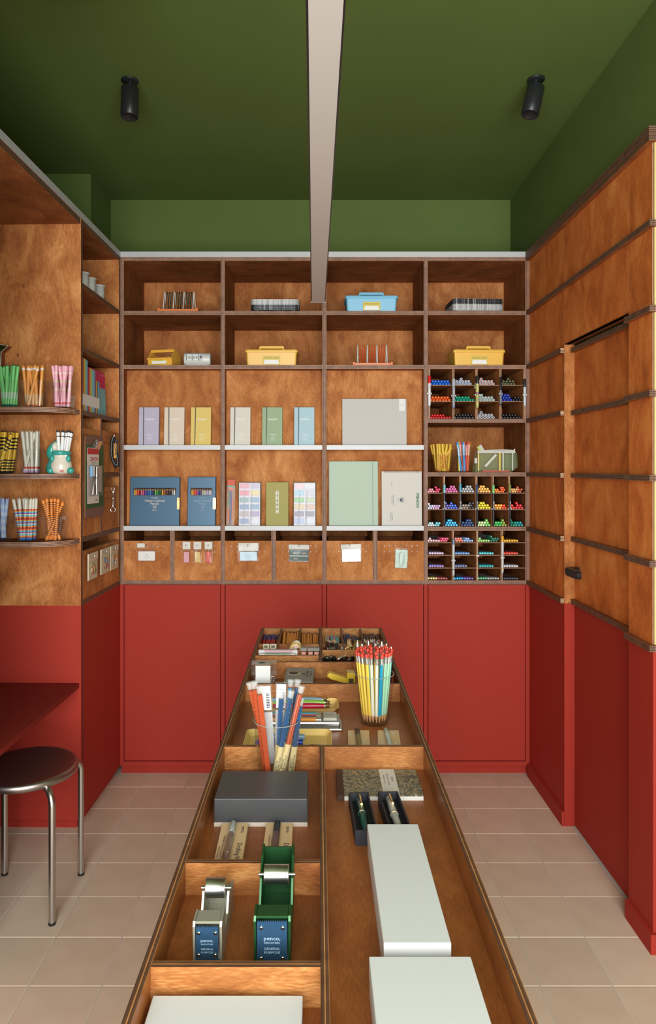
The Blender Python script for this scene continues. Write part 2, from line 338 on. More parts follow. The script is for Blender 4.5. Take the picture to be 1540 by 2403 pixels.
# left: column tower, plywood canopy and desk nook (their common plane turns slightly with the wall)
LT = -0.02; LO = Vector((-0.907, 3.22, 0)); LM = Matrix.Translation(LO) @ Matrix.Rotation(LT, 4, 'Z')
LR = (0, 0, LT)
def lp(x, y, z): return LM @ Vector((x, y, z))
YN = -0.504                                                     # near end of the tower
tw = thing('shelf_tower', 'tall stained plywood shelf tower with red base left of the back shelving', 'shelving', LO, LR)
board('side_panel', tw, -0.383, 0, YN, YN + 0.018, 0.877, 2.375, 1, 'wood_z', 'ply_dark')
board('side_panel', tw, -0.285, 0, -0.018, 0.0, 0.877, 2.375, 1, 'wood_z', 'ply_dark')
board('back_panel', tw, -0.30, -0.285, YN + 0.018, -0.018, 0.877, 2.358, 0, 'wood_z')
for z in (0.877, 1.1225, 1.617, 1.8635, 2.1115): board('shelf', tw, -0.285, 0, YN + 0.018, -0.018, z, z + 0.0175, 2, 'wood_shade_y', 'ply_dark')
board('shelf', tw, -0.285, 0, -0.258, -0.018, 1.3715, 1.389, 2, 'wood_shade_y', 'ply_dark')
board('shelf', tw, -0.285, 0, YN + 0.018, -0.018, 2.358, 2.375, 2, 'wood_shade_y', 'ply_dark')
board('divider', tw, -0.285, 0, -0.276, -0.258, 1.140, 1.617, 1, 'wood_z', 'ply_dark')
MB().box(-0.383, 0, YN, -0.001, 0.048, 0.877).build('red_base', 'red_paint', tw)
MB().box(-0.38, -0.03, YN + 0.04, -0.001, 0, 0.048).build('plinth', 'red_paint', tw)
MB().box(0, 0.0015, YN + 0.018, YN + 0.020, 0.048, 0.877).build('seam', 'dark_gap', tw)
cn = thing('nook_canopy', 'plywood canopy over the desk nook with brushed aluminium trim', 'canopy', LO, LR)
board('canopy_board', cn, -0.375, -0.001, -4.25, YN - 0.001, 2.352, 2.375, 2, 'wood_shade_y', 'ply_dark')
MB().box(-0.375, 0.002, -4.25, YN + 0.018, 2.3755, 2.4).build('aluminium_trim', 'aluminium', cn); MB().box(-0.385, 0.002, YN + 0.0185, -0.001, 2.3755, 2.4).build('aluminium_trim', 'aluminium', cn)
for k, (z, nm) in enumerate(((1.6155, 'upper'), (1.3695, 'middle'), (1.1195, 'lowest'))):
    m = MB(); m.M = Matrix.Translation((0, YN, z))
    poly = [(-0.38, -0.0005), (-0.38, -0.148), (-0.16, -0.148)] + [(-0.16 + 0.155 * math.sin(a), -0.148 + 0.130 * (1 - math.cos(a))) for a in [math.pi / 2 * j / 8 for j in range(1, 9)]] + [(-0.005, -0.0005)]
    n = len(poly); vs = [(x, y, 0) for x, y in poly] + [(x, y, 0.018) for x, y in poly]
    m.add(vs, [tuple(range(n))[::-1], tuple(range(n, 2 * n))], 0)
    acc = 0
    for j in range(n):
        q = (j + 1) % n; m.add([vs[j], vs[q], vs[q + n], vs[j + n]], [(0, 1, 2, 3)], 1, uv=[[(0, 0), (0.1, 0), (0.1, 1), (0, 1)]])
    o = m.build('pen_shelf', ['wood_shade_x', 'ply'], None, LO, LR)
    tag(o, ['top plywood pen shelf with rounded corner in the desk nook', 'middle plywood pen shelf with rounded corner, under the dinosaur', 'lowest plywood pen shelf with rounded corner in the desk nook'][k], 'shelf', 'rounded pen shelves')
dk = thing('nook_desk', 'red painted desk top with shade in its colour fixed in the nook beside the stool', 'desk', LO, LR)
MB().box(-0.365, -0.006, -1.318, YN - 0.001, 0.561, 0.579).build('desk_top', 'desk_red_shade', dk, bevel=0.001, seg=1)
struct(board('nook_shade_block', None, -1.39, -0.958, 1.15, 1.90, 0, 2.35, 0, 'wood_z'))  # unseen panel added to shade the desk nook
# mirror on the nook panel
mr = thing('wall_mirror', 'small angular wood backed mirror on the nook panel at the left edge', 'mirror', LO, LR)
d0 = 2.716 - 0.034
prof = [(-70, 780), (0, 806), (24.5, 811), (8, 825), (6.3, 862), (-70, 885)]
pl = [((fx(px, d0) + 0.907) + 0.0, fz(py, d0)) for px, py in prof]
m = MB().loft([[(x, YN - 0.001, z) for x, z in pl], [(x, YN - 0.033, z) for x, z in pl]]); m.build('backing', 'wood_shade_x', mr)
m = MB().loft([[(x, YN - 0.033, z) for x, z in pl], [(x, YN - 0.0345, z) for x, z in pl]]); m.build('silver_edge', 'white_gloss', mr)
cxp = sum(x for x, z in pl) / 6; czp = sum(z for x, z in pl) / 6
m = MB().loft([[(cxp + (x - cxp) * 0.97, YN - 0.0345, czp + (z - czp) * 0.97) for x, z in pl], [(cxp + (x - cxp) * 0.97, YN - 0.0355, czp + (z - czp) * 0.97) for x, z in pl]]); m.build('mirror_glass', 'mirror', mr)

# ceiling fittings
lt = thing('linear_pendant_light', 'long slim pendant light with pale diffuser hanging over the table', 'light', (0.0, 2.8, 2.07), (0, 0, 0.006))
MB().box(-0.0285, 0.0285, -2.9, 0.0, 0.002, 0.05).build('housing', 'black', lt)
MB().box(-0.025, 0.025, -2.898, -0.003, -0.002, 0.002).build('diffuser', paint((202, 194, 190), 0.5), lt)
MB().box(-0.0285, 0.0285, 0.0, 0.003, -0.002, 0.05).build('end_cap', 'aluminium', lt)
for y in (-0.3, -2.4): MB().cyl((0, y, 0.05), (0, y, CEIL - 2.07), 0.0012, n=6).build('suspension_cable', 'black', lt)
def spot(label, px, py, tilt):
    d = (CEIL - H) * F / (VY - py); x = fx(px, d)
    t = thing('ceiling_spotlight', label, 'spotlight', (x, d, CEIL), group='black ceiling spotlights')
    MB().lathe([(0.001, 0), (0.031, 0), (0.031, -0.004), (0.001, -0.0045)], 32).build('ceiling_plate', 'black', t)
    MB().cyl((0, 0, -0.004), (0, 0, -0.03), 0.007, n=12).build('stem', 'black', t)
    MB().lathe([(0.004, 0), (0.028, 0), (0.031, -0.003), (0.031, -0.105), (0.028, -0.108), (0.026, -0.102), (0.004, -0.10)], 32).build('barrel', 'black', t, (0, 0, -0.027), tilt)
    return t
spot('black cylinder ceiling spotlight hanging straight, left of the pendant', 305, 189, (math.radians(-3), 0, 0))
spot('black cylinder ceiling spotlight tilted sideways, right of the pendant', 1258, 186, (math.radians(-4), math.radians(13), 0))
# ------------------------------------------------------------------ back shelving
YF = 3.22
def bx(px): return fx(px, YF)
def bz(py): return fz(py, YF)
UX = [-0.909, -0.446, 0.0195, 0.484, 0.950]; TH = 0.018
SZ = {'bot': 0.877, 'a': 1.1225, 'b': 1.3715, 'c': 1.617, 'd': 1.8635, 'e': 2.1115, 'top': 2.358}; ST = 0.0175
su = thing('shelving_unit', 'stained plywood shelving of four bays along the back wall with aluminium ledges', 'shelving')
for x in UX: board('upright', su, x, x + TH, YF, 3.6, 0.877, 2.375, 0, 'wood_shade_z')
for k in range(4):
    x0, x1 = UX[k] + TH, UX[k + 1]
    for key in ('bot', 'd', 'e', 'top'): board('shelf', su, x0, x1, YF + 0.001, 3.6, SZ[key], SZ[key] + ST, 2, 'wood_shade_x')
    board('back_panel', su, x0, x1, 3.6, 3.612, SZ['bot'], 2.375, 1, 'wood_z')
    if k < 3:
        board('display_panel', su, x0, x1, 3.275, 3.287, 1.1405, SZ['d'], 1, 'wood_z')
        board('shelf', su, x0, x1, YF + 0.003, 3.6, 1.1225, 1.138, 2, 'wood_shade_x')
        board('divider', su, (x0 + x1) / 2 - 0.010, (x0 + x1) / 2 + 0.010, YF + 0.001, 3.6, SZ['bot'] + ST, 1.1225, 0, 'wood_z')
        for z in (1.493, 1.1235):
            MB().box(x0 + 0.0015, x1 - 0.0015, 3.212, 3.2165, z, z + 0.0215).box(x0 + 0.0015, x1 - 0.0015, 3.2165, 3.2749, z + 0.0155, z + 0.0185).build('aluminium_ledge', 'aluminium', su)['label'] = 'white aluminium display ledge'
    else:
        for key in ('a', 'b', 'c'): board('shelf', su, x0, x1, YF + 0.001, 3.6, SZ[key], SZ[key] + ST, 2, 'wood_shade_x')
MB().box(UX[0], UX[4] - 0.0005, YF - 0.001, 3.612, 2.3755, 2.40).build('aluminium_trim', 'aluminium', su)

# red base cabinets
for k in range(4):
    nm = ['leftmost', 'second from left', 'third from left', 'rightmost'][k]
    t = thing('base_cabinet', 'red painted base cabinet under the %s bay of the back shelving' % nm, 'cabinet', (UX[k], YF, 0), group='red base cabinets')
    wB = UX[k + 1] - UX[k]; ex = TH if k == 3 else 0
    m = MB().box(0, TH, 0, 0.38, 0.046, 0.8765).box(TH, wB, 0.0, 0.38, 0.046, 0.0655).box(TH, wB, 0.02, 0.38, 0.0655, 0.8765)
    if ex: m.box(wB, wB + TH, 0, 0.38, 0.046, 0.8765)
    m.build('carcass', 'red_paint', t)
    MB().box(TH - 0.0002, wB + 0.0002, 0.0195, 0.0199, 0.066, 0.8764).build('shadow_gap', 'dark_gap', t)
    MB().box(TH + 0.0028, wB - 0.0028, 0.0, 0.0185, 0.0695, 0.8745).build('door', 'red_paint', t, bevel=0.0008, seg=1)
    MB().box(0, wB + ex, 0.03, 0.38, 0, 0.046).build('plinth', 'red_paint', t)

# open topped wooden bins with eyelets and hooks
def bin_box(label, x0, x1, zb, ztop, y=YF, parent_rot=(0, 0, 0), loc=None, depth_=0.33, eye=True, group='wooden bins under the ledges', hole='chrome'):
    wd = x1 - x0; t = thing('wooden_bin', label, 'bin', loc or ((x0 + x1) / 2, y, zb), parent_rot, group); h = ztop - zb
    board('front_board', t, -wd / 2, wd / 2, 0, 0.012, 0, h, 1, 'wood_z', 'ply_thin')
    for s in (-1, 1): board('side_board', t, s * (wd / 2 - 0.006) - 0.005, s * (wd / 2 - 0.006) + 0.005, 0.0125, depth_, 0.004, h - 0.012, 0, 'wood_shade_y', 'ply_dark')
    board('bottom_board', t, -wd / 2 + 0.012, wd / 2 - 0.012, 0.0125, depth_, 0.001, 0.009, 2, 'wood_shade_y', 'ply_dark')
    board('back_board', t, -wd / 2, wd / 2, depth_, depth_ + 0.01, 0.001, h - 0.012, 1, 'wood_shade_x', 'ply_dark')
    if eye:
        m = MB(Matrix.Rotation(math.pi / 2, 4, 'X'))
        for r in (0.024, 0.0495):
            for q in range(-3, 4):
                m.lathe([(0.0019, 0.0003), (0.0024, 0.0009), (0.0028, 0.0)], 10, 0, (False, False), c=(q * 0.0254, h - r)); m.lathe([(0.0020, 0.0003), (0.0003, 0.0003)], 8, 1, (False, False), c=(q * 0.0254, h - r))
        m.build('eyelets', [hole, 'dark_gap'], t)
    return t
BZB, BZT = 0.8955, 1.0762
bins = []
for k in range(3):
    x0, x1 = UX[k] + TH, UX[k + 1]; xm = (x0 + x1) / 2
    for (a, b) in ((x0 + 0.001, xm - 0.011), (xm + 0.011, x1 - 0.001)): bins.append((a, b))
BL = ['with the bag of a white eraser', 'with three small pink, yellow and red packs', 'with a pale blue pack', 'with a dark green pack', 'with a silver pack', 'with a mint paper clip card']
binT = [bin_box('plywood bin front %s hanging on it' % BL[k], a, b, BZB, BZT) for k, (a, b) in enumerate(bins)]
def hook(parent, x, z, y=0.0, s=1.0):
    MB().tube([(x, y, z), (x, y - 0.012 * s, z), (x, y - 0.016 * s, z + 0.001), (x, y - 0.0175 * s, z + 0.005), (x, y - 0.018 * s, z + 0.010 * s)], 0.0016 * s, 6).build('hook', 'chrome', parent)
for k, t in enumerate(binT):
    hook(t, 0.0, BZT - BZB - 0.024)
hook(binT[1], -0.0508, BZT - BZB - 0.024); hook(binT[1], 0.0508, BZT - BZB - 0.024)
def pack(label, px0, py0, px1, py1, hx0, hy0, hx1, hy1, body_mat, head_mat, r=0.003, th=0.006, tilt=0.0, d=3.208, bag=True, draw=None, name='hanging_pack'):
    """bagged item hung from a hook: clear bag, header and the item in it"""
    cx = fx((px0 + px1) / 2, d); zt = fz(hy0, d); t = thing(name, label, 'package', (cx, d, zt), (0, tilt, 0), 'small packs hanging on the bins')
    q = lambda px, py: (fx(px, d) - cx, fz(py, d) - zt)
    (ax, az), (b_, bz_) = q(px0, py1), q(px1, py0); (hx, hz), (ix, iz) = q(hx0, hy1), q(hx1, hy0)
    MB(Matrix.Rotation(math.pi / 2, 4, 'X')).prism(rrect(b_ - ax, bz_ - az, r, 4, (ax + b_) / 2, (az + bz_) / 2), 0, th).build('pack_body', body_mat, t, (0, 0.004, 0), bevel=0.0008, seg=1)
    if head_mat: MB().box(hx, ix, -0.0012, 0.0012, hz, iz).build('header_card', head_mat, t)
    if bag:
        m = MB(); x0, x1 = min(hx, ax) - 0.002, max(ix, b_) + 0.002; z0, z1 = az - 0.002, iz; n = 6
        for s in (-1, 1):
            vs = []; fs = []
            for i in range(n + 1):
                for j in range(n + 1): vs.append((x0 + (x1 - x0) * i / n, s * 0.0045 + 0.0008 + rnd.uniform(-0.0012, 0.0012) + (0 if s > 0 else -0.0012), z0 + (z1 - z0) * j / n))
            for i in range(n):
                for j in range(n): a = i * (n + 1) + j; fs.append((a, a + 1, a + n + 2, a + n + 1))
            if s < 0: m.add(vs, fs, 0, True)
        m.build('clear_bag', 'bag', t)
    if draw: draw(t, ax, b_, az, bz_, 0.004 - th - 0.0005)
    return t
def d_line(mat_, pts, r=0.0006, closed=False):
    def f(t, a, b, c, e, y):
        MB().tube([(a + (b - a) * u, y, c + (e - c) * v) for u, v in pts], r, 4, closed=closed).build('printed_drawing', mat_, t)
    return f
pack('white eraser in a clear bag with a rabbit outline printed on it', 324.6, 1293.6, 364, 1315.7, 322, 1275, 340, 1285, 'white', 'paper', 0.004, draw=d_line('ink', [(0.35, 0.3), (0.36, 0.45), (0.47, 0.5), (0.5, 0.78), (0.56, 0.52), (0.64, 0.5), (0.6, 0.36), (0.6, 0.28)], 0.0004, True))
for k, (x, cn_, cc) in enumerate(((437.8, 'pink', (226, 160, 172)), (463.6, 'yellow', (226, 192, 110)), (489.6, 'red orange', (222, 78, 52)))):
    pack('small upright %s eraser pack hanging on the second bin' % cn_, x - 6.3, 1294.8, x + 6.3, 1320, x - 9, 1271.5, x + 9, 1289, paint(cc, 0.4), 'paper', 0.002, draw=d_line('white', [(0.3, 0.45), (0.5, 0.3), (0.7, 0.45), (0.65, 0.6), (0.5, 0.55), (0.35, 0.6)], 0.0004, True))
pack('pale blue eraser pack with a white header on the third bin', 563.6, 1294.5, 603.6, 1315.7, 560, 1274, 607, 1293, paint((190, 220, 236), 0.3), 'paper', 0.003)
def d_green(t, a, b, c, e, y):
    MB().box(a, b, y - 0.0004, y, c + (e - c) * 0.42, c + (e - c) * 0.50).box(a, b, y - 0.0004, y, e - 0.0012, e).box(a, b, y - 0.0004, y, c, c + 0.0012).build('pale_stripes', 'paper', t)
    for u, v in ((0.3, 0.72), (0.78, 0.7), (0.33, 0.22)): MB(Matrix.Rotation(math.pi / 2, 4, 'X')).prism(rrect(0.02, 0.009, 0.003, 4, a + (b - a) * u, c + (e - c) * v), -y + 0.0, -y + 0.0006).build('grey_print', paint((150, 145, 138)), t)
    text('120', 0.008, 'paper', t, (a + (b - a) * 0.5, y - 0.0008, c + (e - c) * 0.75))
pack('dark green printed pack with a white header on the fourth bin', 680, 1290, 724, 1317, 678, 1278, 726, 1289, paint((22, 78, 70), 0.4), 'paper', 0.001, tilt=0.02, draw=d_green)
pack('shiny silver foil pack with a white header on the fifth bin', 802, 1289, 846, 1318, 800, 1277, 847, 1289, mat('foil', (0.75, 0.76, 0.8), 0.25, 0.8, noise=0.3, nscale=120, bump=0.6), 'paper', 0.001, tilt=-0.03)
def d_clip(t, a, b, c, e, y):
    f = lambda u, v: (a + (b - a) * u, y - 0.001, c + (e - c) * v)
    MB().tube([f(*p) for p in [(0.62, 0.75), (0.62, 0.3), (0.55, 0.2), (0.45, 0.2), (0.38, 0.3), (0.36, 0.8), (0.42, 0.88), (0.62, 0.88), (0.72, 0.8), (0.72, 0.22), (0.62, 0.1), (0.4, 0.1), (0.3, 0.2), (0.3, 0.62)]], 0.0007, 5).build('paper_clip', paint((45, 80, 62)), t)
pack('mint paper clip card in a clear bag on the sixth bin', 928.6, 1290, 957.5, 1333, 929, 1285, 957, 1291, paint((200, 226, 208)), None, 0.001, 0.004, tilt=0.035, draw=d_clip)

# ------------------------------------------------------------------ boxes and books on the ledges
def cover(name, label, cat, px0, px1, py, zb, th, matl, lean=0.075, d=3.236, group=None, bev=0.0008):
    x0, x1 = fx(px0, d), fx(px1, d); h = (fz(py, d + 0.008) - zb) / math.cos(lean); wd = x1 - x0
    t = thing(name, label, cat, ((x0 + x1) / 2, d, zb + 0.0005), (-lean, 0, 0), group)
    MB().box(-wd / 2, wd / 2, 0, th, 0, h).build('cover', matl, t, bevel=bev, seg=1)
    return t, wd, h
L1, L2 = 1.5116, 1.1421
for px, nm, c in ((324.6, 'lilac', (190, 180, 200)), (384.2, 'beige', (226, 208, 188)), (447, 'mustard yellow', (228, 198, 108)), (539.9, 'off white', (222, 215, 202)), (615, 'sage green', (156, 178, 140)), (690.5, 'pale blue', (176, 206, 216))):
    t, wd, h = cover('pencil_box', '%s slim pencil set box with a black elastic band on the upper ledge' % nm, 'box', px, px + 47.4, 955.4, L1, 0.019, paint(c, 0.6, noise=0.03, nscale=400), 0.09, 3.236, 'pastel pencil boxes')
    sl = 0.003 if nm in ('lilac', 'beige') else -0.0012
    MB().add([(-wd / 2 + 0.0195, -0.0009, h), (-wd / 2 + 0.0230, -0.0009, h), (-wd / 2 + 0.0230 + sl, -0.0009, 0.0005), (-wd / 2 + 0.0195 + sl, -0.0009, 0.0005)], [(3, 2, 1, 0)]).build('elastic_band', 'black', t)
    MB().box(-wd / 2 + 0.0178, -wd / 2 + 0.0184, -0.0003, 0.0005, 0, h).build('hinge_line', paint([v * 0.8 for v in c]), t)
    xc = 0.004; text('IROJITEN', 0.0092, 'white', t, (xc, -0.0006, h - 0.057), sx=1.12, bold=0.025)
    for j, s in enumerate(('woodenpencils', 'vol.7', {'lilac': 'fluorescence', 'beige': 'very pale tone', 'mustard yellow': 'dull tone', 'off white': 'pale tone I', 'sage green': 'vivid tone I', 'pale blue': 'deep tone I'}[nm], 'Tombow')):
        text(s, 0.0052, 'white', t, (xc, -0.0006, 0.052 - j * 0.0085), sx=1.0, bold=0.02)
t, wd, h = cover('drawing_pad', 'large light grey drawing pad with a white corner label on the upper ledge', 'pad', 803.6, 955, 936, L1, 0.012, paint((203, 199, 194), 0.7, noise=0.02, nscale=500), 0.06, 3.240)
MB().box(wd / 2 - 0.034, wd / 2 - 0.0065, -0.0004, 0.0001, h - 0.055, h).build('label_sticker', paint((232, 230, 226)), t)
MB().box(wd / 2 - 0.0062, wd / 2 - 0.0055, -0.0003, 0.0001, 0, h).build('spine_line', paint((188, 184, 180)), t)
text('Drawing Pad\nA4  200 g/m2', 0.0035, paint((150, 148, 145)), t, (wd / 2 - 0.020, -0.0006, h - 0.030))
PC = [(240, 190, 50), (235, 120, 50), (225, 70, 50), (150, 40, 50), (215, 130, 130), (215, 70, 140), (110, 60, 130), (40, 90, 180), (30, 70, 150), (60, 130, 200), (40, 60, 110), (30, 40, 70), (120, 190, 90), (60, 150, 70), (40, 120, 70), (30, 90, 60), (235, 180, 50), (190, 110, 60), (130, 70, 40), (90, 50, 40), (60, 45, 40), (40, 36, 36), (165, 170, 175), (235, 232, 225)]
def pencil_tin(label, px0, px1, wx0, wx1, n, txt, cols, faded):
    t, wd, h = cover('pencil_tin', label, 'tin', px0, px1, 1119.3, L2, 0.020, mat('tin_blue' + txt, lin(58, 92, 116), 0.38, 0.25, noise=0.03, nscale=300), 0.07, 3.236, 'blue pencil tins', 0.002)
    d = 3.236; q0, q1 = fx(wx0, d) - (fx(px0, d) + fx(px1, d)) / 2, fx(wx1, d) - (fx(px0, d) + fx(px1, d)) / 2; zt, zb = h - 0.0515, h - 0.0845
    r = lambda g: rrect(q1 - q0 + 2 * g, zt - zb + 2 * g, 0.004 + g, 4, (q0 + q1) / 2, (zt + zb) / 2)
    MB(Matrix.Rotation(math.pi / 2, 4, 'X')).prism(r(0.0016), 0, 0.0006).build('window_rim', paint((38, 66, 88), 0.35), t)
    MB(Matrix.Rotation(math.pi / 2, 4, 'X')).prism(r(0), 0.0006, 0.0009).build('window_back', 'dark_gap', t)
    st = (q1 - q0 - 0.004) / n
    for k in range(n):
        xx = q0 + 0.002 + st * (k + 0.5); rr = st * 0.46
        m = MB().cyl((xx, -0.0012, zb + 0.0005), (xx, -0.0012, zb + 0.021), rr, n=6).cyl((xx, -0.0012, zb + 0.021), (xx, -0.0012, zb + 0.028), rr, rr * 0.35, 6, 1, (False, False)).cyl((xx, -0.0012, zb + 0.028), (xx, -0.0012, zb + 0.0315), rr * 0.35, rr * 0.08, 6, 0)
        m.build('pencil_tip', [paint(cols[k], 0.4), paint((205, 160, 115))], t)
    MB(Matrix.Rotation(math.pi / 2, 4, 'X')).prism(r(-0.0005), 0.0052, 0.0054).build('window_film', 'film', t)
    fm = 'tin_text' + txt
    if fm not in MATS: mat(fm, (0.62, 0.50, 0.40) if not faded else (0.20, 0.24, 0.28), 0.4, 0.2)
    xc = 0.0 if not faded else 0.004; z = zb - 0.013
    for s, sz, dz in (('SAKURA', 0.0085, 0), ('Water Colored', 0.0145, 0.0135), ('Pencils', 0.0145, 0.0265), (txt, 0.0165, 0.0415), ('colors', 0.0085, 0.0555)): text(s, sz * (1 if not faded else 0.88), fm, t, (xc, -0.0007, z - dz), bold=0.006)
    cz0, cz1 = zb - 0.066, zb - 0.011; cxx = wd / 2 - 0.0045
    m = MB(Matrix.Rotation(math.pi / 2, 4, 'X')).prism(rrect(0.015 if faded else 0.013, cz1 - cz0, 0.004, 4, cxx - 0.001, (cz0 + cz1) / 2), 0, 0.003); m.build('clasp', 'gold', t, bevel=0.0008, seg=1)
    for zz in (cz0 + 0.01, cz1 - 0.01): MB(Matrix.Rotation(math.pi / 2, 4, 'X')).lathe([(0.0025, 0), (0.002, 0.0008), (0.0002, 0.0009)], 10, c=(cxx - 0.001, zz)).build('rivet', paint((190, 120, 60), 0.3), t, (0, -0.003, 0))
pencil_tin('wide dark blue tin of twenty four watercolour pencils on the lower ledge', 303.7, 420.7, 312.4, 411.7, 24, '24', PC, False)
pencil_tin('narrow dark blue tin of twelve watercolour pencils on the lower ledge', 439.3, 505.5, 447, 497.6, 12, '12', [PC[k] for k in (0, 1, 2, 5, 7, 6)] + [(190, 215, 180), (205, 225, 205), (225, 215, 215), (200, 190, 220), (210, 215, 235), (240, 240, 240)], True)
# water brush in its bag
t = thing('water_brush', 'bagged blue water brush with orange header left of the paint sets', 'brush', (fx(540.5, 3.24), 3.24, L2 + 0.0005), (-0.06, 0.02, 0))
MB().tube([(-0.001, 0, 0.004), (0.0, 0, 0.09), (-0.001, 0, 0.13), (-0.001, 0, 0.165)], [0.0035, 0.0032, 0.0035, 0.0014], 10).build('brush_body', paint((70, 100, 170), 0.3), t)
MB().box(-0.018, 0.017, -0.002, 0.002, 0.185, 0.2135).build('orange_header', paint((214, 82, 40)), t); MB().box(-0.0178, 0.0168, -0.0024, 0.0022, 0.178, 0.186).build('green_band', paint((60, 170, 140)), t)
MB().box(-0.012, 0.010, -0.0026, -0.002, 0.164, 0.178).build('orange_logo', paint((222, 110, 70)), t)
for xx, z0, z1, c in ((-0.0115, 0.135, 0.160, (90, 170, 140)), (-0.0115, 0.09, 0.13, (90, 170, 140)), (-0.0085, 0.02, 0.08, (225, 110, 70)), (0.0085, 0.03, 0.125, (225, 130, 90))): MB().box(xx - 0.0022, xx + 0.0022, -0.0048, -0.0044, z0, z1).build('side_print', paint(c), t)
MB().box(-0.019, 0.018, -0.0044, 0.0044, 0.0, 0.184).build('clear_bag', 'bag', t)
PS = [[(222, 150, 165), (190, 175, 200), (222, 130, 150), (226, 205, 140), (130, 165, 160), (120, 160, 185), (110, 140, 180), (115, 150, 185), (175, 160, 165), (160, 140, 180), (120, 145, 190), (215, 215, 225)],
      [(230, 190, 200), (215, 215, 225), (150, 195, 220), (190, 195, 205), (120, 185, 110), (175, 195, 150), (210, 180, 130), (205, 165, 140), (130, 115, 145), (120, 110, 130), (160, 175, 215), (205, 210, 225)]]
for k, (p0, p1) in enumerate(((559.3, 611.8), (688.6, 741.6))):
    t, wd, h = cover('paint_set', ['open set of pink to blue watercolour pans left of the green box', 'open set of pale watercolour pans right of the green box'][k], 'paint set', p0, p1, 1131.8, L2, 0.020, paint((70, 72, 52), 0.5), 0.07, 3.236, 'watercolour pan sets')
    MB().box(-wd / 2 + 0.003, wd / 2 - 0.003, -0.0004, 0.0002, 0.002, h - 0.003).build('white_tray', paint((225, 222, 232)), t)
    rows = 6; ph = (h - 0.008) / rows
    for r in range(rows):
        for c in range(2):
            x0 = -wd / 2 + 0.006 + c * (wd / 2 - 0.004); x1 = x0 + wd / 2 - 0.009; z1 = h - 0.006 - r * ph; z0 = z1 - ph * 0.70
            MB().box(x0, x1, -0.0022, -0.0002, z0, z1).build('paint_pan', paint(PS[k][r * 2 + c], 0.35), t, bevel=0.0008, seg=1)
    for c in range(2):
        x0 = -wd / 2 + 0.028 + c * 0.034
        MB().tube([(x0 - 0.004, -0.0042, 0.006), (x0 - 0.002, -0.0042, 0.07), (x0 + 0.001, -0.0042, 0.14), (x0, -0.004, 0.17)], [0.0045, 0.003, 0.0016, 0.0006], 8).build('white_brush', 'frosted', t)
    MB().box(-wd / 2 + 0.002, wd / 2 - 0.002, -0.0085, -0.0078, 0.001, h - 0.002).build('clear_lid', 'film', t)
t, wd, h = cover('paint_box', 'olive green paint box with a white framed label on the lower ledge', 'box', 624.3, 677, 1131.8, L2, 0.022, paint((168, 160, 84), 0.6, noise=0.03, nscale=300), 0.07)
m = MB(); a, b, z0, z1 = -0.0065, 0.0065, 0.058, 0.162
for q in ((a, a + 0.0018, z0, z1), (b - 0.0018, b, z0, z1), (a, b, z0, z0 + 0.0018), (a, b, z1 - 0.0018, z1)): m.box(q[0], q[1], -0.0006, 0.0002, q[2], q[3])
m.build('label_frame', 'white', t)
for j, s in enumerate('顔彩耽美'): text(s, 0.017 if j < 2 else 0.012, 'white', t, (0, -0.0007, 0.148 - j * 0.0205), bold=0.012)
MB().box(-0.0036, 0.0036, -0.0006, 0.0002, 0.063, 0.072).build('label_seal', 'white', t)
t, wd, h = cover('elastic_notebook', 'large mint green notebook with elastic band on the lower ledge', 'notebook', 772, 888.5, 1082.3, L2, 0.018, paint((188, 206, 186), 0.65, noise=0.02, nscale=500), 0.06, 3.238, bev=0.003)
MB().box(wd / 2 - 0.0275, wd / 2 - 0.0235, -0.0008, 0.0002, 0.0, h).build('elastic_band', paint((130, 160, 140)), t)
t, wd, h = cover('spiral_sketchbook', 'cream spiral sketchbook with sideways green lettering on the lower ledge', 'sketchbook', 896.2, 991.2, 1106.3, L2, 0.010, paint((222, 218, 210), 0.8, noise=0.03, nscale=400), 0.05, 3.240)
for k in range(18):
    x = -wd / 2 + 0.016 + k * (wd - 0.030) / 17
    m = MB(); m.tube([(x, 0.005 + 0.0075 * math.cos(a), h - 0.0015 + 0.0065 * math.sin(a)) for a in [2 * math.pi * q / 10 for q in range(10)]], 0.0007, 5, closed=True); m.build('spiral_ring', paint((110, 70, 40), 0.35), t)
    MB().box(x - 0.0013, x + 0.0013, -0.0003, 0.0002, h - 0.0075, h - 0.004).build('punched_hole', paint((120, 90, 65)), t)
RS = (math.pi / 2, math.pi / 2, 0)
def side(s, sz, mm, x, z, align='CENTER', bold=0.0, sx=1.0): text(s, sz, mm, t, (x, -0.0006, z), RS, 'lettering', align, sx, bold)
mat('print_green', lin(118, 158, 112), 0.7); mat('print_navy', lin(62, 66, 100), 0.7)
zc = h * 0.46
text('PENCO', 0.0155, 'print_navy', t, (wd / 2 - 0.0208, -0.0005, zc + 0.0005), RS, bold=0.07, sx=1.32); text('PENCO', 0.0155, 'print_green', t, (wd / 2 - 0.0202, -0.0008, zc + 0.001), RS, bold=0.035, sx=1.32)
RX = MB(Matrix.Rotation(math.pi / 2, 4, 'X')); RX.lathe([(0.0075, 0), (0.0075, 0.0005), (0.0002, 0.0005)], 24, c=(-0.002, zc + 0.004)); RX.build('round_emblem', 'print_navy', t)
text('P', 0.012, paint((222, 218, 210)), t, (-0.002, -0.0009, zc + 0.004), RS, bold=0.02)
for k, ch in enumerate('QUALITY LINE PRODUCTS'):
    a = math.radians(80 - k * 9.0); text(ch, 0.0042, 'print_navy', t, (-0.002 + 0.013 * math.cos(a), -0.0006, zc + 0.004 + 0.013 * math.sin(a)), (math.pi / 2, -(a - math.pi / 2), 0))
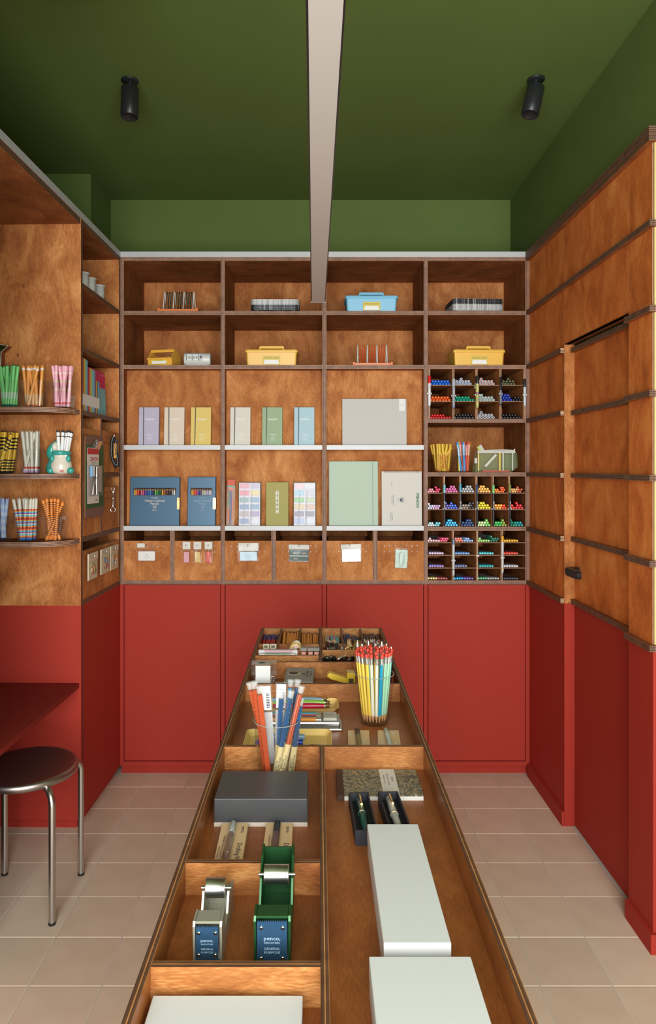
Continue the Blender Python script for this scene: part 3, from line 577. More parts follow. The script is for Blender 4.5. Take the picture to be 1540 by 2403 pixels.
side('Penco', 0.006, 'print_navy', -0.017, zc + 0.003, bold=0.01); side('SKETCHBOOK', 0.0072, 'print_navy', -0.0385, zc + 0.004); side('DURABLE COVER\nDRAWING PAPER', 0.0042, paint((150, 150, 90)), -0.0455, zc + 0.004)
side('10⅝ x 7¼', 0.0065, 'print_navy', -0.0465, h * 0.76); side('40 SHEETS', 0.0068, 'print_navy', -0.0455, h * 0.165, bold=0.01); side('HEAVY WEIGHT PAPER', 0.0042, 'print_navy', -0.0525, h * 0.17)

# ------------------------------------------------------------------ top rows
def wire_rack(label, px0, px1, pyt, zs, alt, group='wire letter racks'):
    d = 3.228; x0, x1 = fx(px0, d), fx(px1, d); t = thing('wire_letter_rack', label, 'letter rack', ((x0 + x1) / 2, d, zs), (0, 0, 0), group); wd = x1 - x0
    om = paint((222, 118, 52), 0.35)
    for y in (0.0, 0.075): MB().box(-wd / 2 + 0.01, wd / 2 - 0.01, y, y + 0.010, 0, 0.011).build('base_bar', om, t, bevel=0.001, seg=1)
    for s in (-1, 1): MB().box(s * (wd / 2 - 0.006) - 0.006, s * (wd / 2 - 0.006) + 0.006, -0.003, 0.088, 0, 0.0155).build('end_block', om, t, bevel=0.002)
    top = fz(pyt, d + 0.04) - zs; n = 13; xs = [-wd / 2 + 0.026 + k * (wd - 0.052) / (n - 1) for k in range(n)]
    for k, x in enumerate(xs):
        wht = k % 4 == 0; ym = 0.042; rw_ = 0.036; r = 0.0021 if wht else 0.0016
        q_ = 0.010; pts = [(x, ym - rw_, 0.010)] + [(x, ym - q_ * math.cos(a), top - q_ + q_ * math.sin(a)) for a in [math.pi * q / 6 for q in range(7)]] + [(x, ym + rw_, 0.010)]
        MB().tube(pts, r, 6).build('wire_hoop', paint((228, 228, 224), 0.3) if wht else alt, t)
wire_rack('orange based letter rack with white and dark green wire hoops on the top row', 369, 465.3, 685, 2.1295, paint((20, 58, 44), 0.3))
wire_rack('orange based letter rack with white and orange wire hoops below the blue caddy', 827.5, 922.5, 809, 1.8815, paint((222, 84, 36), 0.3))
def tray_stack(px, wpx, zs, seq, d, rot, where):
    wd = wpx * d / F; wl = 0.17; z = zs; cnt = 0
    for k, blk in enumerate(seq):
        key = 'tray_black' if blk else 'tray_grey'
        if key not in MATS:
            mm = mat(key, (0.5, 0.5, 0.5), 0.35); nt = mm.node_tree; n = nt.nodes.new('ShaderNodeTexNoise'); n.inputs['Scale'].default_value = 170; n.inputs['Detail'].default_value = 3
            cr = nt.nodes.new('ShaderNodeValToRGB'); e = cr.color_ramp.elements; e[0].position = 0.57 if blk else 0.4; e[1].position = 0.68 if blk else 0.6
            e[0].color = (0.02, 0.02, 0.022, 1) if blk else (0.33, 0.33, 0.33, 1); e[1].color = (0.6, 0.6, 0.6, 1) if blk else (0.66, 0.655, 0.64, 1)
            tc = nt.nodes.new('ShaderNodeTexCoord'); nt.links.new(tc.outputs['Object'], n.inputs['Vector']); nt.links.new(n.outputs[0], cr.inputs[0]); nt.links.new(cr.outputs[0], nt.nodes['Principled BSDF'].inputs['Base Color'])
        m = MB(); ring = lambda g, zz: [(x, y, zz) for x, y in rrect(wd + g, wl + g, 0.018, 4)]
        m.loft([ring(-0.030, 0), ring(-0.008, 0.006), ring(-0.001, 0.0085), ring(0, 0.0105), ring(-0.003, 0.0105), ring(-0.012, 0.007), ring(-0.032, 0.0015)], 0, sm=False)
        o = m.build('speckled_tray', key, None, (fx(px, d) + rnd.uniform(-0.001, 0.001), d + wl / 2, z), (0, 0, rot + rnd.uniform(-0.008, 0.008)))
        q_ = len(seq) - 1 - k; pos = 'topmost of its stack' if q_ == 0 else ('lowest of its stack' if k == 0 else '%s from the top of its stack' % ['', 'second', 'third', 'fourth', 'fifth', 'sixth', 'seventh', 'eighth', 'ninth', 'tenth'][q_])
        tag(o, '%s speckled tray %s, %s' % ('black' if blk else 'pale grey', pos, where), 'tray', '%s trays %s' % ('black' if blk else 'grey', where)); z += 0.0049
tray_stack(645.5, 114, 2.1295, [1] * 5 + [0] * 5, 3.230, 0.0, 'in the second bay')
tray_stack(1121, 121, 2.1295, [0] * 6 + [1] * 5, 3.238, 0.06, 'in the right hand bay')
def caddy(label, px, pyb, zs, col, d=3.226, wpx=125, hpx=47, group='lidded storage caddies', rot=0.0):
    s = d / F; wr = wpx * s; cm = paint(col, 0.38); t = thing('storage_caddy', label, 'caddy', (fx(px, d), d, zs), (0, 0, rot), group); hb = 0.072; dp = 0.155
    ring = lambda w_, l_, z, r=0.008: [(x, y + dp / 2, z) for x, y in rrect(w_, l_, r, 3)]
    MB().loft([ring(wr * 0.925, dp * 0.88, 0), ring(wr * 0.955, dp * 0.93, hb - 0.012)], 0).build('tub', cm, t)
    MB().loft([ring(wr, dp, hb - 0.013, 0.01), ring(wr * 1.0, dp, hb - 0.004, 0.01), ring(wr * 0.975, dp * 0.97, hb, 0.01)], 0).build('lid', cm, t)
    y = dp * 0.18; a = wr * 0.225; ht = 0.0225
    m = MB()
    for sg in (-1, 1): m.loft([[(sg * a * 1.02 + sg * u * 1.0, y + v, hb - 0.001) for u, v in ((-0.006, -0.010), (0.004, -0.010), (0.004, 0.010), (-0.006, 0.010))], [(sg * a * 0.96 + sg * u, y + v, hb + ht - 0.006) for u, v in ((-0.004, -0.006), (0.003, -0.006), (0.003, 0.006), (-0.004, 0.006))]], 0)
    m.build('handle_post', cm, t)
    MB().loft([[(x, y + u, hb + ht - 0.009 + v) for u, v in rrect(0.016, 0.013, 0.003, 2)] for x in (-a, a)], 0).build('handle_bar', cm, t)
    yl = dp / 2 - dp * 0.905 / 2 - 0.003; lab = MB().box(-0.040, 0.040, yl - 0.0006, yl + 0.0035, 0.004, 0.044).build('label_sticker', paint((222, 196, 88) if col[0] < 200 or 1 else col), t)
    MB(Matrix.Rotation(math.pi / 2, 4, 'X')).prism([(-0.034, 0.006), (0.034, 0.006), (0.034, 0.016), (0.029, 0.025), (-0.029, 0.025), (-0.034, 0.016)], -yl + 0.0007, -yl + 0.0012).build('label_field', 'white', t)
    text('STORAGE CADDY', 0.0085, paint((120, 100, 30)), t, (0, yl - 0.0010, 0.0335), bold=0.006)
    return t
caddy('light blue plastic storage caddy with a handle on the top row', 872.5, 729, 2.1295, (122, 190, 222), wpx=125)
caddy('yellow plastic storage caddy left of the pendant, in the second bay', 637, 856, 1.8815, (240, 188, 74), wpx=125)
caddy('yellow plastic storage caddy in the right hand bay above the marker racks', 1126, 856, 1.8815, (240, 188, 74), wpx=124, rot=0.03)
def basket(label, loc, rot, group='small yellow tool caddies', sc_=1.0):
    cm = paint((240, 178, 66), 0.38); t = thing('tool_caddy', label, 'caddy', loc, rot, group); W = 0.118 * sc_; D = 0.10 * sc_
    m = MB()
    m.box(-W / 2 + 0.005, W / 2 - 0.005, 0.004, D, 0, 0.003)
    m.loft([[(-W / 2 + 0.004, 0.003, 0), (W / 2 - 0.004, 0.003, 0), (W / 2 - 0.004, 0.007, 0), (-W / 2 + 0.004, 0.007, 0)], [(-W / 2, 0, 0.030), (W / 2, 0, 0.030), (W / 2, 0.004, 0.030), (-W / 2, 0.004, 0.030)]], 0)
    m.box(-W / 2 - 0.002, W / 2 + 0.002, -0.004, 0.004, 0.028, 0.036)
    m.build('front_tray', cm, t, bevel=0.0006, seg=1)
    for s in (-1, 1):
        x = s * W / 2; mm = MB()
        mm.loft([[(x - 0.0025 * s, y, z) for y, z in ((0.004, 0), (D, 0), (D, 0.05), (0.05, 0.078), (0.035, 0.078), (0.004, 0.034))], [(x + 0.0005 * s, y, z) for y, z in ((0.004, 0), (D, 0), (D, 0.05), (0.05, 0.078), (0.035, 0.078), (0.004, 0.034))]], 0)
        mm.build('side_wall', cm, t)
    MB().box(-W / 2, W / 2, 0.034, 0.046, 0.066, 0.079).build('carry_bar', cm, t, bevel=0.002); MB().box(-W / 2, W / 2, D - 0.004, D, 0.0, 0.05).build('back_wall', cm, t)
    MB().box(-W / 2 + 0.018, W / 2 - 0.022, -0.0002, 0.001, 0.006, 0.027).build('label_sticker', paint((226, 196, 70)), t, (0, 0.0005, 0)); MB().box(-W / 2 + 0.021, W / 2 - 0.025, -0.0008, 0.001, 0.009, 0.021).build('label_field', 'white', t, (0, 0.0005, 0))
    text('TOOL CADDY', 0.005, paint((120, 100, 30)), t, (-0.002, -0.0008, 0.0242))
    return t
basket('small open yellow tool caddy beside the white flip clock', (fx(374, 3.235), 3.238, 1.8815), (0, 0, -0.22))
basket('small open yellow tool caddy on the left tower shelf', lp(-0.06, -0.418, 1.8815), (0, 0, math.pi / 2 + 0.06), 'small yellow tool caddies')
# flip clock
t = thing('flip_clock', 'white cylindrical flip clock reading 10 09 in the left bay', 'clock', (fx(463.5, 3.24), 3.226, 1.8815), (0, 0, 0.05))
m = MB(Matrix.Translation((0, 0.03, 0.030)) @ Matrix.Rotation(math.pi / 2, 4, 'Y')); m.lathe([(0.026, -0.0605), (0.029, -0.0595), (0.030, -0.056), (0.030, 0.056), (0.029, 0.0595), (0.026, 0.0605)], 32); m.build('case', paint((212, 211, 206), 0.35), t)
MB().box(-0.05, 0.05, 0.012, 0.048, 0, 0.004).build('foot', paint((212, 211, 206), 0.35), t)
MB().box(-0.050, 0.026, -0.0006, 0.012, 0.019, 0.050).build('display_frame', paint((196, 195, 190)), t); MB().box(-0.046, -0.024, -0.0014, 0, 0.022, 0.047).build('flap', paint((226, 224, 218)), t); MB().box(-0.019, 0.006, -0.0014, 0, 0.022, 0.047).build('flap', paint((226, 224, 218)), t)
for x in (-0.0475, -0.0215, 0.0078): MB().box(x - 0.0012, x + 0.0012, -0.0016, 0, 0.021, 0.048).build('flap_edge', 'ink', t)
mat('clock_green', lin(45, 105, 70)); text('10', 0.021, 'clock_green', t, (-0.035, -0.002, 0.034), bold=0.01); text('09', 0.021, 'clock_green', t, (-0.0065, -0.002, 0.034), bold=0.01)
MB().box(0.013, 0.022, -0.0012, 0, 0.032, 0.044).build('day_window', paint((60, 70, 90)), t); MB().box(-0.058, 0.058, -0.0008, 0.004, 0.014, 0.0155).build('seam_line', paint((225, 225, 222)), t)
# ------------------------------------------------------------------ marker racks in the right hand bay
def rack(label, key, vpx, hpy, z0, z1, vw):
    t = thing('pigeonhole_rack', label, 'rack', (0, YF, z0), group='pigeonhole racks in the right hand bay')
    for px in vpx: board('divider', t, bx(px) - vw / 2, bx(px) + vw / 2, 0.002, 0.36, 0.0005, z1 - z0 - 0.0005, 0, 'wood_z', 'ply_thin')
    xs = [UX[3] + TH + 0.0003] + [bx(p) for p in vpx] + [UX[4] - 0.0003]
    cols = []
    for a, b in zip(xs, xs[1:]):
        if b - a < 0.02: continue
        a2 = a + (vw / 2 + 0.0002 if a != xs[0] else 0); b2 = b - (vw / 2 + 0.0002 if b != xs[-1] else 0); cols.append((a2, b2))
        for py in hpy: board('cell_shelf', t, a2, b2, 0.003, 0.358, bz(py) - 0.0015 - z0, bz(py) + 0.0015 - z0, 2, 'wood_shade_x', 'ply_thin')
    board('rack_back', t, xs[0], xs[-1], 0.3605, 0.364, 0.0005, z1 - z0 - 0.0005, 1, 'wood_z')
    rows = [bz(py) + 0.0016 for py in hpy] + [z0 + 0.0004]
    return cols, rows
A_c, A_r = rack('plywood pigeonhole rack of four columns and three rows with coloured and silver markers', 'A', [1007.7, 1064.5, 1118.8, 1175, 1230.8], [904.2, 942.4], 1.6346, 1.8635, 0.0088)
B_c, B_r = rack('plywood pigeonhole rack of six columns and three rows with rainbow brush pens', 'B', [1042.6, 1080.1, 1118.5, 1157, 1195.4], [1157.4, 1196.3], 1.140, 1.3715, 0.0088)
C_c, C_r = rack('plywood pigeonhole rack of four columns and four rows with grey barrelled markers', 'C', [1063.2, 1120.1, 1177.8], [1273.9, 1303.4, 1333.4], 0.8945, 1.1225, 0.0088)
_mk = {}
BODY = {'A': (110, 110, 112), 'B': (38, 38, 42), 'C': (120, 116, 116)}
def marker_mesh(c, r, style, rk):
    key = (c, r, style, rk)
    if key in _mk: return _mk[key]
    cm = paint(c, 0.3); hi = paint([min(255, v + 60) for v in c], 0.3); bm_ = paint(BODY[rk], 0.35); Ln = 0.13
    if style == 'solid':
        me = MB().lathe([(0.02 * r, 0), (0.55 * r, 0.0002), (0.9 * r, 0.0014), (r, 0.004), (r, 0.042), (0.92 * r, 0.043), (0.92 * r, Ln - 0.004), (0.5 * r, Ln)], 12, mats=[0, 0, 0, 0, 1, 1, 1], caps=(True, True)).mesh('marker', [cm, bm_])
    elif style == 'cup':       # hollow lighter end
        me = MB().lathe([(0.02 * r, 0.003), (0.5 * r, 0.003), (0.62 * r, 0.0), (0.85 * r, 0.0), (r, 0.003), (r, 0.042), (0.92 * r, 0.043), (0.92 * r, Ln)], 12, mats=[1, 1, 0, 0, 0, 2, 2], caps=(True, True)).mesh('marker', [cm, hi, bm_])
    else:                      # silver ring with a coloured dot
        me = MB().lathe([(0.02 * r, 0), (0.45 * r, 0), (0.5 * r, 0.0004), (0.82 * r, 0), (r, 0.002), (r, 0.05), (0.95 * r, 0.051), (0.95 * r, Ln)], 12, mats=[0, 0, 1, 2, 2, 2, 2], caps=(True, True)).mesh('marker', [cm, paint((225, 225, 228), 0.3), paint((165, 165, 170), 0.3)])
    _mk[key] = me; return me
ROWN = {3: ['top', 'middle', 'bottom'], 4: ['top', 'second', 'third', 'bottom']}
COLN = {4: ['first', 'second', 'third', 'fourth'], 6: ['first', 'second', 'third', 'fourth', 'fifth', 'sixth']}
RKN = {'A': 'silver marker rack', 'B': 'rainbow brush pen rack', 'C': 'grey barrelled marker rack'}
def fill(rk, cols, rows, r, c, spec, rr, style='solid', tilt=0.0, yaw=0.0):
    """spec: list of (colour name, rgb, [counts per layer bottom up]) set side by side in one pigeonhole"""
    x0, x1 = cols[c]; z = rows[r]; x = x0 + 0.0012 + (0.006 if rk == 'C' and len(spec) == 1 else 0)
    tot = sum(max(s[2]) for s in spec); step = min(2 * rr * 1.04, (x1 - x0 - 0.003 - 2 * rr) / max(1, tot - 1)) if tot > 1 else 0
    rm = min(rr, step / 2 * 0.99) if tot > 1 else rr
    for nm, rgb, cnt in spec:
        me = marker_mesh(rgb, rr if rm > rr * 0.97 else round(rm, 5), style, rk); q = rr if rm > rr * 0.97 else rm
        lab = '%s marker lying in the %s row, %s column of the %s' % (nm, ROWN[len(rows)][r], COLN[len(cols)][c], RKN[rk])
        for L_, n in enumerate(cnt):
            off = q * (L_ % 2)
            if L_ >= 2: off += step * rnd.choice([1, 2]) if max(cnt) > n + 2 else 0
            for k in range(n):
                xx = x + q + off + k * step; zz = z + q + L_ * q * 1.74 + 0.0003
                if xx + q > x1: continue
                o = link({'A': 'felt_marker', 'B': 'dual_brush_pen', 'C': 'sketch_marker'}[rk], me, None, (xx + 0, YF + 0.012 + rnd.uniform(0, 0.007), zz), (-math.pi / 2, 0, 0))
                if yaw: o.rotation_euler = (-math.pi / 2, 0, yaw * (0 if (xx - x0) < 0.02 else min(1, (xx - x0) / 0.05)))
                tag(o, lab, 'marker', lab.replace('marker lying', 'markers'))
        x += max(cnt) * step
SI = (150, 150, 160); NV = (40, 70, 150)
blue, org, red, grn, blk = (25, 105, 215), (235, 98, 34), (205, 28, 34), (12, 150, 115), (32, 31, 34)
for r, row in enumerate([[('blue', blue, [7, 6], 'solid'), ('silver blue dotted', (60, 110, 190), [6, 5, 1], 'ring'), ('silver red dotted', (205, 70, 60), [6, 5, 1], 'ring'), ('black yellow ringed', (60, 62, 30), [5, 4, 1], 'cup')],
                         [('orange', org, [7, 6], 'solid'), ('green', grn, [7, 5], 'solid'), ('silver green dotted', (70, 160, 110), [6, 5, 1], 'ring'), None],
                         [('red', red, [8, 5], 'solid'), ('black', blk, [7, 6], 'solid'), ('silver black dotted', (40, 40, 44), [6, 5, 1], 'ring'), ('dark black', (26, 25, 28), [7, 5], 'solid')]]):
    for c, s in enumerate(row):
        if s: fill('A', A_c, A_r, r, c, [(s[0], s[1], s[2])], 0.0066, s[3])
fill('A', A_c, A_r, 1, 3, [('royal blue', (35, 62, 165), [4, 3, 3]), ('black', blk, [3, 2])], 0.0066, 'solid')
PBr = [[[('pink', (228, 140, 150), [3, 2]), ('crimson', (214, 50, 90), [2, 3, 1])], [('mauve', (200, 95, 150), [5, 4, 2])], [('silver grey', (160, 160, 162), [5, 5, 2])], [('apricot', (240, 170, 75), [5, 5, 2])], [('orange', (245, 130, 40), [3, 2]), ('vermilion', (236, 86, 34), [2, 3, 2])], [('tan', (226, 160, 100), [3, 3]), ('brick', (180, 76, 44), [2, 3, 1])]],
       [[('lavender blue', (190, 195, 225), [2, 2, 1]), ('lilac', (200, 160, 205), [3, 4])], [('indigo', (95, 85, 165), [2, 2, 1]), ('blue', (60, 95, 190), [3, 3, 1])], [('taupe', (135, 122, 110), [3, 3]), ('charcoal', (50, 48, 50), [2, 2, 2])], [('yellow', (226, 200, 45), [5, 5, 2])], [('amber', (244, 160, 55), [3, 3]), ('red', (232, 60, 35), [2, 2])], [('scarlet', (232, 60, 40), [2, 1]), ('red', (205, 40, 50), [3, 3, 1])]],
       [[('pale cyan', (190, 225, 232), [3, 2]), ('cyan', (120, 205, 212), [2, 3])], [('sky blue', (60, 165, 215), [5, 4, 2])], [('navy', (40, 66, 112), [5, 4, 2])], [('pale green', (190, 222, 150), [3, 3]), ('green', (120, 198, 100), [2, 2, 1])], [('bright green', (60, 170, 80), [3, 3]), ('olive', (135, 145, 55), [2, 2, 1])], [('deep green', (15, 115, 90), [2, 2, 1]), ('teal', (15, 130, 130), [3, 3])]]]
for r in range(3):
    for c in range(6): fill('B', B_c, B_r, r, c, PBr[r][c], 0.0062, 'cup')
PCr = [[[('pale pink', (235, 180, 185), [5, 1]), ('rose', (226, 90, 120), [3, 3])], [('salmon', (232, 130, 110), [4, 3]), ('light blue', (140, 170, 220), [4, 2])], [('light green', (160, 215, 120), [5, 1]), ('dark green', (45, 110, 85), [3, 3, 1])], [('amber', (236, 172, 50), [6])]],
       [[('lilac', (205, 180, 220), [6])], [('blue', (105, 150, 215), [6])], [('turquoise', (80, 185, 200), [6])], [('red', (225, 70, 60), [6])]],
       [[('violet', (150, 130, 195), [6])], [('navy', (110, 125, 165), [5])], [('teal', (50, 160, 165), [6])], [('silver', (185, 185, 188), [6])]],
       [[('sand', (205, 190, 130), [4]), ('maroon', (165, 80, 80), [4])], [('sky blue', (50, 150, 205), [4]), ('purple', (115, 90, 170), [4])], [('green', (90, 165, 120), [4]), ('grey', (150, 150, 150), [5])], [('black', (60, 58, 62), [6])]]]
for r in range(4):
    for c in range(4): fill('C', C_c, C_r, r, c, PCr[r][c], 0.0056, 'cup', yaw=0.42 if r else 0.3)
# pens clipped upright on the dividers
def clipped(label, px, py0, py1, cap_c, cap_frac, body_c, r=0.0075, cap_end=None, band=None, style='round'):
    d = 3.205; z0, z1 = fz(py1, d), fz(py0, d); h = z1 - z0; t = thing('display_marker', label, 'marker', (fx(px, d), d, z0), group='pens clipped upright on the racks'); hc = h * (1 - cap_frac)
    MB().lathe([(0.35 * r, 0), (0.7 * r, 0.004), (0.9 * r, 0.016), (0.94 * r, hc)], 14).build('barrel', paint(body_c, 0.35), t)
    MB().lathe([(r, hc), (r, h - 0.003), (0.8 * r, h)], 14).build('cap', paint(cap_c, 0.3), t)
    if band:
        for (u, c) in band: MB().lathe([(0.96 * r, h * u), (0.96 * r, h * u + 0.004)], 14, caps=(False, False)).build('stripe', paint(c, 0.3), t)
    zc = h * 0.42
    MB().box(-r * 1.35, r * 1.35, -0.002, 0.004, zc - 0.003, zc + 0.003).box(-0.003, 0.003, 0.004, 0.0168, zc - 0.003, zc + 0.003).build('clip_holder', 'white_gloss', t)
    return t
t = clipped('white marker with a red cap clipped on the left divider', 1008, 882, 953.6, (214, 34, 38), 0.25, (224, 224, 224)); text('artline', 0.007, 'ink', t, (0.002, -0.0076, 0.085), RS)
t = clipped('silver grey marker with a blue tip clipped beside the green markers', 1064.8, 888.5, 958, (185, 186, 190), 0.24, (150, 152, 158), band=[(0.02, (90, 115, 175))]); text('MARKER', 0.007, 'white', t, (0.001, -0.0076, 0.075), RS)
t = clipped('olive marker with a thin black cap clipped on the middle divider', 1120.5, 882.5, 958.3, (45, 42, 42), 0.24, (190, 184, 105), 0.0085, band=[(0.47, (60, 95, 165)), (0.44, (210, 60, 45)), (0.41, (70, 150, 90))]); text('artline', 0.008, 'print_navy', t, (0.0, -0.0088, 0.04), RS)
MB().tube([(-0.0085, -0.004, 0.115), (-0.0115, -0.004, 0.112), (-0.0115, -0.004, 0.09)], 0.0013, 6).build('pocket_clip', 'chrome', t)
t = clipped('slim black marker clipped on the third divider', 1175.4, 884.7, 952, (34, 32, 34), 0.46, (120, 128, 132), 0.0055, band=[(0.03, (20, 20, 22))])
t = clipped('white marker with a black cap clipped at the right edge', 1231.8, 889, 954, (48, 46, 48), 0.30, (205, 214, 222), 0.0065); text('marker', 0.006, 'ink', t, (0.0015, -0.0066, 0.05), RS)
for k, (px, y0, c, nm) in enumerate(((1043.3, 1137, (120, 198, 205), 'pale cyan'), (1081, 1134.5, (60, 160, 190), 'turquoise'), (1119.8, 1137.5, (50, 66, 125), 'navy'), (1158.3, 1138, (130, 200, 115), 'light green'), (1197, 1136.8, (130, 142, 60), 'olive'))):
    t = clipped('black brush pen with a %s cap clipped upright on a divider' % nm, px, y0, 1235.5, c, 0.20, (40, 38, 42), 0.0056 if k != 3 else 0.006); text('ABT DUAL', 0.0085, 'white', t, (0.0, -0.0058, 0.098), RS, sx=0.9)
t = clipped('white double ended marker with a grey blue cap clipped left', 1064.5, 1264.5, 1352, (105, 125, 150), 0.15, (205, 205, 203), 0.0062, band=[(0.16, (60, 80, 110))]); text('sketch', 0.006, 'ink', t, (0.001, -0.0064, 0.085), RS)
t = clipped('white double ended marker with an amber cap clipped right', 1179.5, 1257.5, 1346, (226, 168, 45), 0.16, (208, 207, 203), 0.0062, band=[(0.13, (226, 168, 45))]); text('sketch', 0.006, 'ink', t, (0.001, -0.0064, 0.085), RS)
t = thing('empty_pen_clip', 'empty white pen clip on the middle divider of the lowest rack', 'clip', (bx(1121.5), YF - 0.004, bz(1304)))
MB().box(-0.006, 0.006, 0, 0.003, -0.003, 0.003).box(-0.003, 0.003, 0.003, 0.0055, -0.003, 0.003).build('clip_body', 'white_gloss', t)

# ------------------------------------------------------------------ pens standing in cups
def aim(b, t): return (Vector(t) - Vector(b)).to_track_quat('Z', 'Y').to_euler()
def pen_mesh(key, L_, r, secs, mats, ears=None, n=8):
    """secs: list of (z fraction end, material index)"""
    if key in _mk: return _mk[key]
    m = MB(); prof = [(0.55 * r, 0), (r, 0.004 if secs[0][0] * L_ > 0.004 else 0.002)]; ms = [secs[0][1]]
    for f, i in secs: prof.append((r, f * L_)); ms.append(i)
    m.lathe(prof, n, mats=ms, sm=True)
    if ears is not None:
        for s in (-1, 1): m.cyl((s * r * 0.6, 0, L_ - 0.001), (s * r * 0.85, 0, L_ + r * 0.9), r * 0.42, r * 0.08, 6, ears)
    _mk[key] = m.mesh(key, mats); return _mk[key]
def clear_cup(label, x, y, z, wt, wb, h, group='clear pen cups', rot=0.0, mt='plastic', name='pen_cup'):
    t = thing(name, label, 'cup', (x, y, z), (0, 0, rot), group)
    ring = lambda w_, zz, r=0.006: [(a, b, zz) for a, b in rrect(w_, w_, r, 3)]
    m = MB(); m.loft([ring(wt, h), ring(wb, 0.002)], 0, (False, True), sm=False); m.loft([ring(wb - 0.003, 0.003), ring(wt - 0.003, h)], 0, (True, False)); m.loft([ring(wt - 0.003, h), ring(wt, h)], 0, (False, False))
    m.build('cup_wall', mt, t)
    MB().loft([ring(wt + 0.002, h - 0.0012), ring(wt + 0.002, h), ring(wt, h + 0.0003), ring(wt, h - 0.0012)], 0, (False, False)).build('rim', 'plastic', t)
    return t
def fan(me, n, x, y, z, wb, spread, lab, group, cat='pen', seed=1, lean=0.0, L_=0.15, name='gel_pen', cross_=0.72):
    rr = random.Random(seed); pts = []
    for k in range(n):
        u = (k + 0.5) / n * 2 - 1
        best = None
        for _ in range(40):
            bx_ = (u if rr.random() < cross_ else -u) * wb * 0.40 + rr.uniform(-1, 1) * wb * 0.16; by = rr.uniform(-1, 1) * wb * 0.42
            if all((bx_ - p[0]) ** 2 + (by - p[1]) ** 2 > 0.0075 ** 2 for p in pts): best = (bx_, by); break
        bx_, by = best or (bx_, by); pts.append((bx_, by))
        tx = u * spread + lean + rr.uniform(-0.004, 0.004); ty = by * 0.9 + rr.uniform(-0.006, 0.006)
        b = Vector((x + bx_, y + by, z + 0.004)); d = Vector((x + tx, y + ty, z + L_)) - b; e = aim((0, 0, 0), d)
        mm = me[k % len(me)] if isinstance(me, list) else me; lb = lab[k % len(lab)] if isinstance(lab, list) else lab
        o = link(name, mm, None, b, e); o.rotation_euler.rotate_axis('Z', rr.uniform(-0.5, 0.5)); tag(o, lb, cat, group[k % len(group)] if isinstance(group, list) else group)
PR = 0.0064; PL = 0.152; DS = 2.630
col = lambda *c: paint(c, 0.45)
PM = {
 'green': pen_mesh('pen_green', PL, PR, [(0.06, 1), (0.20, 0), (0.36, 2), (0.40, 0), (1, 0)], [col(120, 205, 118), col(0, 105, 70), col(170, 205, 170)], 1),
 'orange': pen_mesh('pen_orange', PL, PR, [(0.05, 1), (0.30, 2), (0.9, 0), (0.95, 3), (1, 0)], [col(228, 150, 62), col(205, 115, 50), col(220, 170, 120), col(235, 225, 215)], 0),
 'pink': pen_mesh('pen_pink', PL, PR, [(0.06, 1), (0.10, 2), (0.4, 0), (0.45, 3), (0.6, 0), (0.64, 4), (0.8, 0), (0.84, 3), (1, 0)], [col(236, 172, 186), col(205, 150, 165), col(200, 60, 55), col(240, 205, 190), col(232, 205, 170)]),
 'bee': pen_mesh('pen_bee', PL, PR, [(0.05, 1)] + [(0.05 + 0.035 * (k + 1), k % 2) for k in range(8)] + [(0.58, 0)] + [(0.58 + 0.042 * (k + 1), (k + 1) % 2) for k in range(8)] + [(1, 0)], [col(240, 195, 55), col(28, 24, 22)], 1),
 'cat': pen_mesh('pen_cat', PL, PR, [(0.07, 1), (0.10, 0), (0.15, 2), (1, 0)], [col(214, 208, 192), col(190, 160, 195), col(196, 72, 55)], 0),
 'cow': pen_mesh('pen_cow', PL, PR, [(0.06, 1), (0.86, 0), (0.88, 1), (0.97, 0), (1, 1)], [col(232, 231, 228), col(30, 29, 30)], 1),
 'spot': pen_mesh('pen_spot', PL, PR, [(0.05, 1)] + [(0.05 + 0.09 * (k + 1), 0 if k % 2 else 2) for k in range(9)] + [(1, 0)], [col(160, 182, 222), col(32, 42, 80), col(186, 200, 226)], 0),
 'rainbow': pen_mesh('pen_rainbow', PL, PR, [(0.06, 5)] + [(0.06 + 0.029 * (k + 1), (1, 2, 3, 0, 4, 3, 2, 1)[k % 8]) for k in range(24)] + [(1, 0)], [col(222, 216, 200), col(205, 60, 45), col(240, 165, 60), col(90, 195, 225), col(170, 75, 150), col(30, 120, 200)], 0),
 'tiger': pen_mesh('pen_tiger', PL, PR, [(0.10, 0)] + [(0.10 + 0.026 * (k + 1) - (0.011 if k % 2 else 0), (0, 1)[k % 2]) for k in range(32)] + [(1, 0)], [col(236, 138, 50), col(60, 36, 22)], 0),
}
rows_l = [(1.6336, [('green', 25, 14, 'light green'), ('orange', 84, 14, 'orange'), ('pink', 150, 14, 'pink')]),
          (1.3876, [('bee', 11, 13, 'yellow and black striped'), ('cat', 74, 12, 'cream white')]),
          (1.1376, [('spot', 0, 9, 'pale blue'), ('rainbow', 66, 12, 'rainbow striped'), ('tiger', 129, 9, 'orange tiger striped')])]
